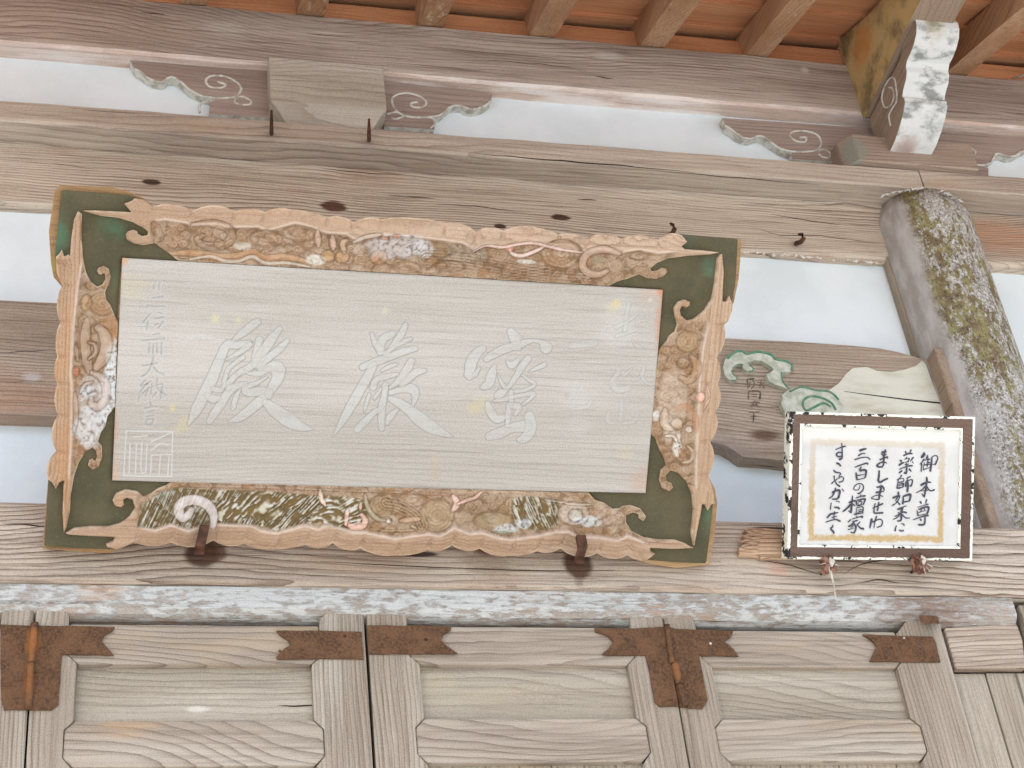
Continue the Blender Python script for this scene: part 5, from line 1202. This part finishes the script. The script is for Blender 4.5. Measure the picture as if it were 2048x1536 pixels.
BIG += [A3(s) for s in (
 [(690, 250, 52), (740, 330, 74)], [(370, 440, 44), (300, 500, 62), (240, 600, 72), (220, 730, 68)], [(410, 560, 40), (520, 490, 52), (660, 430, 52), (800, 390, 48), (940, 350, 26), (1040, 370, 36), (1090, 430, 74)], [(330, 660, 26), (280, 740, 30)], [(790, 440, 26), (700, 440, 20)],
 [(500, 640, 28), (470, 740, 60), (440, 840, 56), (370, 880, 34)], [(540, 730, 14), (580, 820, 26), (620, 880, 30)], [(890, 550, 44), (820, 640, 46), (760, 740, 40), (700, 830, 34), (640, 900, 30), (560, 960, 52), (520, 990, 22)], [(650, 590, 26), (700, 630, 44), (770, 570, 30)], [(1070, 625, 32), (990, 660, 32), (890, 705, 12)],
 [(820, 740, 20), (900, 800, 24), (960, 850, 26), (880, 900, 26), (740, 930, 26)], [(690, 930, 34), (690, 1060, 30)], [(500, 1040, 20), (640, 1010, 26), (800, 970, 26), (950, 955, 26), (900, 1020, 26), (820, 1080, 18)], [(425, 1060, 34), (450, 1140, 54), (500, 1220, 56), (560, 1240, 50), (640, 1210, 34)], [(720, 1090, 42), (780, 1110, 42), (740, 1190, 24)],
 [(670, 1080, 34), (660, 1200, 40), (650, 1300, 36)], [(440, 1440, 50), (560, 1400, 66), (700, 1340, 60), (860, 1320, 76)], [(900, 1210, 64), (920, 1330, 72), (860, 1450, 64), (780, 1480, 30)])]
FAINT = [A4(s) for s in ([(340, 640, 34), (480, 620, 44), (610, 605, 48)], [(1150, 230, 16), (1040, 330, 20), (860, 430, 26)], [(1010, 150, 26), (980, 300, 30), (960, 470, 30)], [(1220, 340, 16), (1110, 370, 20), (1090, 420, 12)], [(860, 530, 20), (1020, 480, 24), (1150, 430, 10)], [(1000, 640, 8), (880, 690, 8)], [(1040, 560, 10), (1100, 640, 20), (1240, 690, 8)],
 [(860, 850, 20), (890, 930, 30), (820, 1050, 36), (880, 1140, 40), (1000, 1120, 36)], [(1040, 900, 16), (960, 970, 20)], [(1180, 880, 26), (1160, 1010, 26), (1290, 1110, 18)], [(925, 1260, 24), (920, 1400, 26), (910, 1500, 20)], [(770, 1400, 20), (770, 1500, 26), (900, 1520, 16), (1060, 1500, 24), (1110, 1400, 22)])]
FAINT += [A3(s) for s in ([(1420, 1130, 20), (1560, 1100, 30), (1600, 1040, 22)], [(1260, 1350, 14), (1270, 1400, 26)])]
B = lambda pts: [(220 + a / 4.655, 540 + b / 4.655) for a, b in pts]
SMALL = [B(s) for s in ([(460, 118), (456, 182)], [(412, 130), (408, 180)], [(395, 262), (440, 255), (492, 248)], [(345, 350), (350, 330), (420, 338), (500, 338)], [(382, 400), (340, 450), (300, 496)], [(352, 480), (342, 550)], [(455, 396), (482, 408)], [(420, 452), (500, 438)], [(492, 482), (450, 542)], [(420, 510), (450, 500)],
 [(400, 602), (460, 592)], [(300, 662), (400, 645), (505, 640)], [(368, 680), (360, 772)], [(402, 690), (398, 780)], [(440, 685), (438, 770)], [(480, 680), (478, 785)], [(404, 806), (398, 850), (370, 925), (330, 975), (300, 990)], [(306, 892), (380, 878), (440, 866)], [(402, 900), (440, 945), (500, 974)],
 [(335, 1018), (282, 1080)], [(382, 1032), (330, 1070), (278, 1140)], [(300, 1075), (350, 1060)], [(360, 1092), (330, 1170)], [(272, 1180), (262, 1220)], [(300, 1150), (340, 1120)], [(442, 1008), (430, 1062)], [(388, 1058), (380, 1164)], [(402, 1082), (490, 1058), (482, 1120), (466, 1204)], [(440, 1100), (480, 1140), (525, 1164)], [(430, 1140), (400, 1180)],
 [(372, 1228), (382, 1262)], [(318, 1288), (380, 1276), (442, 1270)], [(342, 1330), (410, 1310)], [(342, 1366), (402, 1354)], [(342, 1390), (330, 1440), (385, 1442), (408, 1386), (350, 1392)])]
S = lambda pts: [(60 + a / 5.12, 850 + b / 5.12) for a, b in pts]
SEAL = [S(s) for s in ([(985, 60), (1460, 70), (1450, 530), (960, 520), (985, 60)], [(1025, 200), (1015, 495)], [(1090, 190), (1080, 500)], [(1145, 180), (1135, 440), (1150, 492), (1185, 480), (1200, 200)], [(1060, 120), (1200, 110)], [(1240, 170), (1440, 80)], [(1240, 260), (1330, 190), (1440, 200)], [(1240, 310), (1440, 300)], [(1245, 320), (1235, 490)], [(1335, 320), (1320, 510)], [(1425, 310), (1410, 515)])]
def capsule(P, pts):
    """signed distance to a stroke whose width varies along it"""
    q = np.array([PL.px(a, b, .003) for a, b, _ in pts]); rr = np.array([r * PX for _, _, r in pts])
    if len(q) > 2:
        q3 = smooth_line(np.column_stack([q, rr]), 4); q, rr = q3[:, :2], q3[:, 2]
    best = np.full(len(P), 1e9)
    for i in range(len(q) - 1):
        ab = q[i + 1] - q[i]; t = np.clip(((P - q[i]) @ ab) / (ab @ ab + 1e-12), 0, 1)
        d = np.hypot(*(P - q[i] - t[:, None] * ab).T) - (rr[i] + (rr[i + 1] - rr[i]) * t); best = np.minimum(best, d)
    return best, q, rr
def panel_h(P, D):
    n = len(P); h = np.full(n, .0045); col = np.zeros((n, 4)); col[:, :3] = lin((150, 144, 136))
    n1 = fbm(P[:, 0] * 30, P[:, 1] * 90, 5); n2 = fbm(P[:, 0] * 200, P[:, 1] * 500, 6, 3)
    h += .0004 * (n2 - .5)
    union = np.full(n, 1e9); groove = np.zeros(n)
    def near(pts, pad):
        q = np.array([PL.px(p[0], p[1], .003) for p in pts]); x0, y0 = q.min(0) - pad; x1, y1 = q.max(0) + pad
        return np.nonzero((P[:, 0] > x0) & (P[:, 0] < x1) & (P[:, 1] > y0) & (P[:, 1] < y1))[0]
    for st in BIG:
        s = near(st, .022); d, _, _ = capsule(P[s], st)
        d = d + .0010 * (n1[s] - .5) * 2
        inner = np.exp(-(d / .00085) ** 2) * np.where(union[s] < -.002, .6, 1.0)
        groove[s] = np.where((d < -.001) & (groove[s] > 0), groove[s] * .5, groove[s]); groove[s] = np.maximum(groove[s], inner)
        union[s] = np.minimum(union[s], d)
    fill = np.clip(-union / .0012, 0, 1)
    h += .0011 * np.sqrt(np.clip(-union / .002, 0, 1)) - .0010 * groove
    pal = fill * (.5 + .7 * (n1 - .5) + .1 * (n2 - .5)) * .7
    col[:, :3] = lin((188, 191, 187)); col[:, 3] = pal
    g = np.clip(groove * .85, 0, 1)
    fg = np.zeros(n); ff = np.zeros(n)
    for st in FAINT:
        s = near(st, .012); d, _, _ = capsule(P[s], st); fg[s] = np.maximum(fg[s], np.exp(-(d / .0008) ** 2)); ff[s] = np.maximum(ff[s], np.clip(-d / .002, 0, 1))
    h += .0008 * ff - .0010 * fg; g = np.maximum(g, fg * .5); col[:, 3] = np.maximum(col[:, 3], ff * .25)
    col[:, :3] = col[:, :3] * (1 - g[:, None]) + lin((126, 118, 108)) * g[:, None]; col[:, 3] = np.maximum(col[:, 3], g)
    for k, pts in enumerate(SMALL):
        s = near(pts, .006); L = np.array([PL.px(a, b, .003) for a, b in pts]); d, _, _ = seg_near(P[s], L, False)
        k_ = np.exp(-(d / .0012) ** 2); h[s] -= .0022 * k_
        a = k_ * .66; c = lin((118, 130, 150) if k == 2 else (134, 130, 124)); col[s, :3] = col[s, :3] * (1 - a[:, None]) + c * a[:, None]; col[s, 3] = np.maximum(col[s, 3], a)
        e = np.exp(-((d - .0028) / .0014) ** 2) * .3; col[s, 3] = np.maximum(col[s, 3], e)
    for pts in SEAL:
        s = near(pts, .006); L = np.array([PL.px(a, b, .003) for a, b in pts]); d, _, _ = seg_near(P[s], L, False)
        k_ = np.exp(-(d / .0011) ** 2); h[s] += .0014 * k_; a = k_ * .75
        col[s, :3] = col[s, :3] * (1 - a[:, None]) + lin((212, 212, 208)) * a[:, None]; col[s, 3] = np.maximum(col[s, 3], a)
    # joint between the two boards, and the crack in from the left
    for pts, dep in (([(226, 784), (262, 788), (283, 789)], .8), ([(228, 757), (284, 753)], .3), ([(283, 789), (420, 800)], .15)):
        s = near(pts, .004); L = np.array([PL.px(a, b, .003) for a, b in pts]); d, _, _ = seg_near(P[s], L, False)
        k_ = np.exp(-(d / .0007) ** 2) * dep; h[s] -= .002 * k_; col[s, :3] = col[s, :3] * (1 - k_[:, None]) + lin((110, 90, 76)) * k_[:, None]; col[s, 3] = np.maximum(col[s, 3], k_)
    h -= .0016 * np.exp(-(D / .0014) ** 2)
    return h, col
def pspot(px, py, r, col, a, st=(1, 1, 1), w=.7): u, v = PL.px(px, py, .004); return ((u, v, .004), r, col, a, st, w)
YEL = (186, 176, 140)
M['board'] = wood('wood_lettered_board', 'x', (186, 181, 173), (172, 166, 157), (132, 120, 108), rings=66, ring_amt=.35, warp=5, fibre=.5, crack=.16, attr=True, world_pos=False, bump=.3, wscale=3.0,
    pale=(.70, .8, (206, 206, 204), .08),
    spots=[pspot(266, 573, .022, YEL, .4), pspot(370, 847, .012, YEL, .5), pspot(355, 862, .008, YEL, .4), pspot(430, 637, .008, (196, 190, 148), .6), pspot(477, 640, .006, (196, 190, 148), .6), pspot(962, 810, .012, YEL, .45, (.7, 1, 1)), pspot(944, 818, .010, YEL, .45), pspot(1232, 607, .008, (200, 178, 120), .7), pspot(1222, 618, .010, YEL, .5),
           pspot(1250, 905, .014, YEL, .45), pspot(345, 815, .006, (206, 186, 130), .5), pspot(872, 945, .010, (176, 158, 134), .5, (1.4, .6, 1)), pspot(872, 920, .010, (180, 164, 142), .4), pspot(1134, 790, .005, (160, 146, 134), .6), pspot(1322, 640, .028, (186, 130, 92), .75, (3, .55, 1)), pspot(1290, 965, .03, (182, 140, 110), .6, (1, 1.2, 1), .9),
           pspot(1300, 590, .02, (190, 150, 120), .4), pspot(1325, 585, .010, (190, 132, 96), .8), pspot(228, 860, .03, (186, 136, 104), .6, (5, .8, 1)), pspot(245, 517, .012, (196, 146, 104), .7, (1.2, 1, 1)), pspot(850, 640, .007, (182, 174, 164), .5), pspot(1300, 600, .004, (206, 206, 200), .4, (1, 1, 1), .6), pspot(770, 622, .006, (196, 188, 160), .5),
           pspot(232, 945, .02, (200, 150, 112), .55, (4, .8, 1)), pspot(1150, 790, .022, (196, 198, 196), .25, (.8, 1, 1), 1.3), pspot(1160, 850, .018, (196, 198, 196), .25, (1, 1, 1), 1.3), pspot(1240, 640, .03, (196, 198, 194), .35, (1, .6, 1), 1.3)])
bp_px = [(244.5, 516), (700, 542.5), (1326, 580), (1310, 780), (1291.5, 986.5), (760, 975), (224.5, 961), (233, 760)]
relief('lettered_board', uv(bp_px), .0012, panel_h, M['board'], plaque, base=-.006)

# ================================================================== THE SMALL SIGN
SP = Plane(W(1750, 1117, -.098), 36.0)
cor = [SP.px(a, b) for a, b in ((1581, 824), (1951, 833.6), (1934, 1120.7), (1562, 1116))]
cc = np.mean(np.array(cor), 0)
roll = math.atan2(cor[1][1] - cor[0][1] + cor[2][1] - cor[3][1], cor[1][0] - cor[0][0] + cor[2][0] - cor[3][0])
org = SP.o + cc[0] * SP.u + cc[1] * SP.v
SG = Plane(org, 36.0, roll)
sign = empty('framed_sign', matrix=SG.matrix())
tag(sign, 'small framed paper sign with brush written Japanese verse, brown frame with chipped white edges', 'sign')
sc4 = [SG.px(a, b) for a, b in ((1581, 824), (1951, 833.6), (1934, 1120.7), (1568, 1117))]
sw = (sc4[1][0] - sc4[0][0] + sc4[2][0] - sc4[3][0]) / 4; sh = (sc4[0][1] + sc4[1][1] - sc4[2][1] - sc4[3][1]) / 4
M['frame_brown'] = wood('wood_sign_frame', 'x', (112, 92, 80), (98, 78, 66), (66, 48, 38), rings=60, ring_amt=.4, fibre=.4, crack=.2, world_pos=False, rough=.6, bump=.25)
def chip_mat():
    t = NT('chipped_white_edge'); tc = t.node('ShaderNodeTexCoord'); pos = tc.outputs['Object']
    n = t.math('ADD', t.noise(pos, 46, 3, .55), t.math('MULTIPLY', t.noise(pos, 190, 3, .6), .45))
    c = t.mix(t.step(n, .80, .83), rgb(232, 232, 216), rgb(46, 42, 40))
    t.l.new(c, t.b.inputs['Base Color']); t.b.inputs['Roughness'].default_value = .8
    t.l.new(t.bump(t.step(n, .83, .80), .5, .0015), t.b.inputs['Normal']); return t.m
M['chip'] = chip_mat()
def paper_mat():
    t = NT('old_paper'); tc = t.node('ShaderNodeTexCoord'); pos = tc.outputs['Object']
    sep = t.node('ShaderNodeSeparateXYZ'); t.l.new(pos, sep.inputs[0])
    wob = t.math('MULTIPLY', t.math('SUBTRACT', t.noise(pos, 60, 5, .75), .5), .020)
    ax = t.math('SUBTRACT', t.math('ABSOLUTE', t.math('ADD', sep.outputs[0], .006)), sw * .705)
    ay = t.math('SUBTRACT', t.math('ABSOLUTE', t.math('ADD', sep.outputs[1], .008)), sh * .655)
    d = t.math('ADD', t.math('MAXIMUM', ax, ay), wob)
    band = t.math('MULTIPLY', t.step(d, -.0095, -.0035), t.step(d, .0085, .0025))
    low = t.step(sep.outputs[1], .10, -.06, .35, 1.0)
    spk = t.step(t.noise(pos, 420, 3, .7), .22, .5)
    c = t.mix(t.step(t.noise(pos, 20, 3, .5), .35, .65), rgb(206, 205, 201), rgb(198, 197, 193))
    c = t.mix(t.step(sep.outputs[1], sh * .52, sh * .68, 0, .8), c, rgb(222, 220, 211))
    c = t.mix(t.math('MULTIPLY', t.math('MULTIPLY', band, low), spk), c, rgb(182, 156, 110))
    t.l.new(c, t.b.inputs['Base Color']); t.b.inputs['Roughness'].default_value = .9
    cr = t.noise(t.mapping(pos, (0, 0, 0), (.5, 2.2, 1)), 70, 4, .7, .6)
    t.l.new(t.bump(t.math('MULTIPLY', cr, t.step(sep.outputs[1], sh * .35, sh * .55, .15, 1)), .6, .002), t.b.inputs['Normal']); return t.m
M['paper'] = paper_mat(); M['ink'] = plain('brush_ink', (58, 58, 70), .8, 300, .3, .05, col2=(84, 84, 94), lo=.4, hi=.65)
iw, ih = sw - .0265, sh - .0265
def ring_quads(name, w0, h0, z0, w1, h1, z1, mat, seg=22, jit=.0):
    """four mitred strips between two rectangles, one mesh per side"""
    rg = np.random.default_rng(int(w0 * 1e5) % 97)
    c0 = [(-w0, h0), (w0, h0), (w0, -h0), (-w0, -h0)]; c1 = [(-w1, h1), (w1, h1), (w1, -h1), (-w1, -h1)]
    for k in range(4):
        a0, b0, a1, b1 = np.array(c0[k]), np.array(c0[(k + 1) % 4]), np.array(c1[k]), np.array(c1[(k + 1) % 4]); v = []
        nrm = (a1 - a0 + b1 - b0); nrm = nrm / (np.linalg.norm(nrm) + 1e-9)
        for i in range(seg + 1):
            t = i / seg; j = (rg.random() - .5) * jit * (0 < i < seg)
            p, q = a0 + (b0 - a0) * t, a1 + (b1 - a1) * t + nrm * j; v += [(p[0], p[1], z0), (q[0], q[1], z1)]
        raw(name, v, [[2 * i, 2 * i + 1, 2 * i + 3, 2 * i + 2] for i in range(seg)], mat, sign, local=True)
ring_quads('edge_strip', sw, sh, -.016, sw, sh, .012, M['chip'])
ring_quads('edge_strip', sw, sh, .012, sw - .0052, sh - .0045, .0125, M['chip'], 60, .0016)
ring_quads('frame_rail', sw - .0048, sh - .0041, .0119, sw - .012, sh - .012, .0098, M['frame_brown'])
ring_quads('frame_rail', sw - .012, sh - .012, .0098, iw + .004, ih + .004, .0050, M['frame_brown'])
ring_quads('inner_strip', iw + .0045, ih + .0045, .0058, iw, ih, .0052, M['chip'], 60, .0016)
ring_quads('inner_strip', iw, ih, .0052, iw, ih, .0012, M['chip'])
raw('back', [(-sw, -sh, -.016), (sw, -sh, -.016), (sw, sh, -.016), (-sw, sh, -.016)], [[3, 2, 1, 0]], M['frame_brown'], sign, local=True)
nx, ny = 40, 30; xs, ys = np.linspace(-iw - .001, iw + .001, nx), np.linspace(-ih - .001, ih + .001, ny)
v = [(x, y, .0016 + .0007 * math.sin(x * 60 + y * 33) * math.sin(y * 71) * max(0, (y / ih))) for y in ys for x in xs]
raw('paper', v, [[j * nx + i, j * nx + i + 1, (j + 1) * nx + i + 1, (j + 1) * nx + i] for j in range(ny - 1) for i in range(nx - 1)], M['paper'], sign, smooth=True, local=True)
ZA, ZB, ZC, ZD = ((1630, 860), (1630, 960), (1760, 880), (1760, 960))
VERSE = {
 ZC: [([(1140, 315), (1100, 390), (1050, 460)], 40), ([(1160, 350), (1110, 420), (1050, 462)], 34), ([(1130, 480), (1080, 560), (1015, 630)], 32), ([(1070, 600), (1060, 700), (1055, 815)], 44), ([(1220, 380), (1200, 430), (1180, 480)], 36), ([(1110, 535), (1200, 500), (1290, 490)], 26), ([(1225, 400), (1222, 560), (1205, 690)], 28),
      ([(1200, 590), (1290, 570)], 24), ([(1110, 645), (1270, 620), (1430, 630)], 26), ([(1095, 770), (1190, 730), (1290, 700)], 32), ([(1140, 570), (1115, 660), (1105, 760)], 26), ([(1325, 440), (1400, 400), (1455, 410), (1482, 470), (1450, 540), (1430, 600), (1400, 640)], 36), ([(1330, 430), (1320, 560), (1300, 700), (1285, 815)], 40),
      ([(1190, 940), (1200, 1040), (1180, 1180), (1155, 1340), (1130, 1475)], 40), ([(1040, 1170), (1110, 1120), (1220, 1080), (1310, 1085)], 46), ([(1170, 1180), (1060, 1280), (920, 1355)], 34), ([(1190, 1180), (1250, 1270), (1320, 1300), (1405, 1268)], 50), ([(1060, 1310), (1150, 1285), (1240, 1290)], 24), ([(1070, 1370), (1130, 1460)], 28),
      ([(590, 405), (720, 350), (835, 348)], 34), ([(645, 280), (680, 365)], 32), ([(800, 245), (750, 345)], 38), ([(690, 430), (640, 500)], 28), ([(620, 500), (700, 470), (750, 470), (720, 540)], 28), ([(640, 575), (740, 552)], 24), ([(505, 515), (560, 550)], 40), ([(480, 655), (550, 600), (620, 575)], 38), ([(860, 435), (810, 500), (770, 545)], 34), ([(820, 545), (858, 600)], 30),
      ([(680, 590), (640, 640), (740, 615)], 24), ([(480, 755), (650, 690), (760, 660), (840, 662)], 34), ([(680, 600), (682, 740), (668, 850), (610, 828)], 36), ([(570, 780), (480, 850)], 34), ([(740, 735), (805, 810)], 38),
      ([(552, 890), (520, 960), (430, 1030)], 36), ([(470, 1000), (450, 1120), (430, 1245)], 34), ([(470, 1010), (600, 985), (590, 1060), (470, 1085)], 28), ([(460, 1140), (595, 1105)], 26), ([(600, 1090), (590, 1215)], 34), ([(430, 1240), (585, 1210)], 32), ([(450, 1185), (580, 1150)], 22), ([(680, 985), (785, 930)], 44), ([(650, 1060), (740, 1030), (820, 1015), (828, 1070), (795, 1175), (755, 1165)], 38), ([(660, 1060), (655, 1200)], 34), ([(700, 1000), (712, 1180), (695, 1340)], 44)],
 ZD: [([(1025, 540), (1060, 612)], 36), ([(1200, 490), (1165, 600)], 34), ([(1165, 610), (1250, 620)], 28), ([(955, 705), (1100, 655), (1240, 620)], 28), ([(945, 770), (960, 840), (972, 915)], 34), ([(980, 760), (1100, 710), (1230, 690), (1245, 750), (1195, 885)], 38), ([(1070, 700), (1040, 830)], 24), ([(1120, 700), (1150, 795)], 24), ([(980, 840), (1080, 800), (1180, 780)], 24), ([(965, 915), (1180, 868)], 30), ([(840, 1022), (1040, 950), (1160, 915), (1245, 908)], 40),
      ([(1150, 920), (1150, 1040), (1120, 1140), (970, 1145)], 38), ([(1025, 990), (1060, 1050)], 34), ([(470, 300), (465, 400), (400, 520)], 38), ([(320, 465), (430, 415), (525, 400)], 46), ([(510, 405), (470, 510), (400, 600), (305, 655)], 36), ([(390, 525), (460, 570), (515, 645)], 34), ([(590, 400), (592, 500), (580, 625)], 38), ([(590, 425), (690, 385), (775, 370), (775, 440), (742, 555)], 42), ([(600, 565), (745, 540)], 32),
      ([(435, 755), (560, 700), (685, 660)], 32), ([(440, 770), (540, 745)], 20), ([(600, 680), (570, 790)], 30), ([(370, 935), (520, 862), (600, 820), (690, 842)], 34), ([(460, 820), (510, 870)], 26), ([(545, 700), (545, 900), (530, 1030), (435, 1048)], 38), ([(500, 900), (420, 970), (325, 1020)], 28), ([(560, 880), (650, 965), (765, 975)], 40), ([(420, 1160), (395, 1240), (385, 1315)], 44), ([(535, 1130), (590, 1120), (625, 1170)], 30), ([(480, 1280), (540, 1302), (612, 1292)], 32)],
 ZA: [([(1812, 500), (1780, 570), (1760, 700), (1755, 850), (1740, 930)], 38), ([(1700, 570), (1840, 560)], 42), ([(1700, 600), (1750, 650), (1835, 620)], 40), ([(1650, 765), (1760, 720), (1860, 690)], 50), ([(1860, 670), (1850, 735)], 36), ([(1840, 855), (1760, 818), (1660, 845), (1580, 912), (1640, 945), (1740, 940)], 34), ([(1640, 1030), (1635, 1180), (1620, 1290), (1665, 1340), (1750, 1290), (1870, 1235)], 40),
      ([(1130, 535), (1220, 500), (1320, 475)], 46), ([(1100, 662), (1210, 600), (1295, 610)], 34), ([(1005, 762), (1180, 710), (1340, 700), (1412, 765)], 40), ([(1015, 955), (1190, 890), (1320, 850), (1355, 885)], 44), ([(1190, 930), (1130, 1040)], 32), ([(1050, 1085), (1060, 1180), (1078, 1290)], 36), ([(1130, 1045), (1230, 1025), (1305, 1040), (1300, 1130), (1275, 1235)], 44), ([(1075, 1165), (1270, 1140)], 26), ([(1080, 1275), (1275, 1230)], 32),
      ([(520, 505), (640, 455), (790, 410)], 38), ([(680, 325), (690, 480), (692, 640), (682, 720), (610, 765)], 40), ([(690, 585), (610, 572), (545, 625), (590, 682), (670, 672)], 32), ([(540, 845), (610, 868), (665, 935)], 36), ([(470, 1025), (530, 1080), (640, 1100), (650, 1140), (600, 1200)], 32), ([(490, 1160), (492, 1290)], 36), ([(420, 1385), (450, 1345), (560, 1258), (680, 1192), (730, 1240), (700, 1312), (600, 1340)], 38), ([(500, 1285), (560, 1388), (645, 1450)], 38)],
 ZB: [([(1570, 190), (1660, 170), (1750, 165)], 42), ([(1690, 125), (1682, 240), (1645, 380), (1640, 500)], 38), ([(1750, 175), (1770, 275)], 36), ([(1550, 322), (1650, 305), (1765, 290)], 44), ([(1745, 425), (1640, 388), (1540, 402), (1440, 462), (1530, 492), (1640, 500)], 32), ([(1465, 725), (1590, 670), (1745, 600)], 38), ([(1540, 590), (1512, 720), (1515, 840), (1600, 848), (1750, 838)], 34), ([(1635, 560), (1612, 690), (1590, 795)], 36),
      ([(1452, 980), (1430, 1090), (1400, 1245)], 40), ([(1575, 920), (1530, 1080), (1505, 1245)], 34), ([(1400, 1115), (1520, 1050), (1650, 1005), (1722, 1050), (1700, 1165), (1580, 1218)], 42),
      ([(1150, 130), (1130, 222), (1060, 262), (990, 230), (1020, 150), (1100, 98), (1190, 100), (1240, 170), (1220, 262), (1150, 330), (1085, 352)], 34), ([(962, 390), (940, 600), (918, 850)], 44), ([(855, 585), (960, 540), (1045, 530)], 38), ([(930, 600), (820, 720), (698, 818)], 38), ([(950, 610), (1035, 672)], 34), ([(850, 780), (912, 845)], 26), ([(1170, 360), (1170, 432)], 28), ([(1035, 465), (1180, 418), (1295, 402)], 38), ([(1052, 525), (1062, 645)], 32), ([(1060, 525), (1270, 482), (1268, 540), (1232, 632)], 32),
      ([(1105, 562), (1190, 542), (1178, 622), (1102, 630), (1110, 562)], 22), ([(1060, 665), (1250, 632)], 28), ([(1060, 705), (1050, 862)], 30), ([(1060, 712), (1222, 690), (1210, 855)], 34), ([(1090, 772), (1190, 752)], 22), ([(1090, 822), (1190, 802)], 22), ([(990, 885), (1110, 858), (1240, 848)], 34),
      ([(1060, 910), (1072, 972)], 28), ([(920, 1010), (840, 1082)], 42), ([(940, 1002), (1080, 960), (1212, 930), (1192, 975)], 38), ([(945, 1065), (1100, 1032)], 28), ([(1010, 1060), (940, 1140), (845, 1195)], 34), ([(990, 1110), (1042, 1190), (1030, 1290), (990, 1350), (905, 1335)], 36), ([(985, 1160), (900, 1230)], 24), ([(835, 1268), (910, 1255), (985, 1222)], 30), ([(1160, 1065), (1080, 1145)], 36), ([(1060, 1125), (1160, 1228), (1255, 1252)], 42),
      ([(530, 190), (512, 262)], 28), ([(430, 325), (540, 272), (625, 270), (620, 370), (575, 475), (435, 492)], 42), ([(500, 292), (440, 410), (345, 482)], 36), ([(690, 222), (742, 302)], 32), ([(412, 580), (402, 650), (388, 765)], 36), ([(530, 545), (590, 545), (630, 572)], 24), ([(480, 700), (570, 702), (635, 742)], 38), ([(400, 862), (350, 920), (295, 975)], 36), ([(390, 872), (500, 850), (600, 832)], 36), ([(502, 800), (482, 920), (482, 1020)], 32), ([(418, 962), (560, 925)], 32), ([(270, 1082), (420, 1030), (540, 1012), (655, 1062)], 40),
      ([(452, 1140), (448, 1195), (400, 1250), (460, 1312), (482, 1372)], 38)]}
allst = []
for (ox, oy), L in VERSE.items():
    for pts, w in L: allst.append(([(ox + a / 12.8, oy + b / 12.8) for a, b in pts], w / 12.8 * 1.3))
V, F = [], []
for k, (pts, w) in enumerate(allst):
    L = smooth_line(pts, 5) if len(pts) > 2 else np.array([np.array(pts[0]) * (1 - a) + np.array(pts[1]) * a for a in np.linspace(0, 1, 6)], float)
    m = len(L); ws = [w * (.80 + .25 * math.sin(2.6 * i / (m - 1) + k)) * (1 if 0 < i < m - 1 else .6) for i in range(m)]
    vv, f = ribbon(L, ws); b = len(V)
    for p in vv:
        u_, v_ = SG.px(p[0], p[1], .0024); V.append((u_, v_, .0026 + k * .000004))
    F += [[i + b for i in q] for q in f]
o = raw('lettering', V, F, M['ink'], sign, local=True)
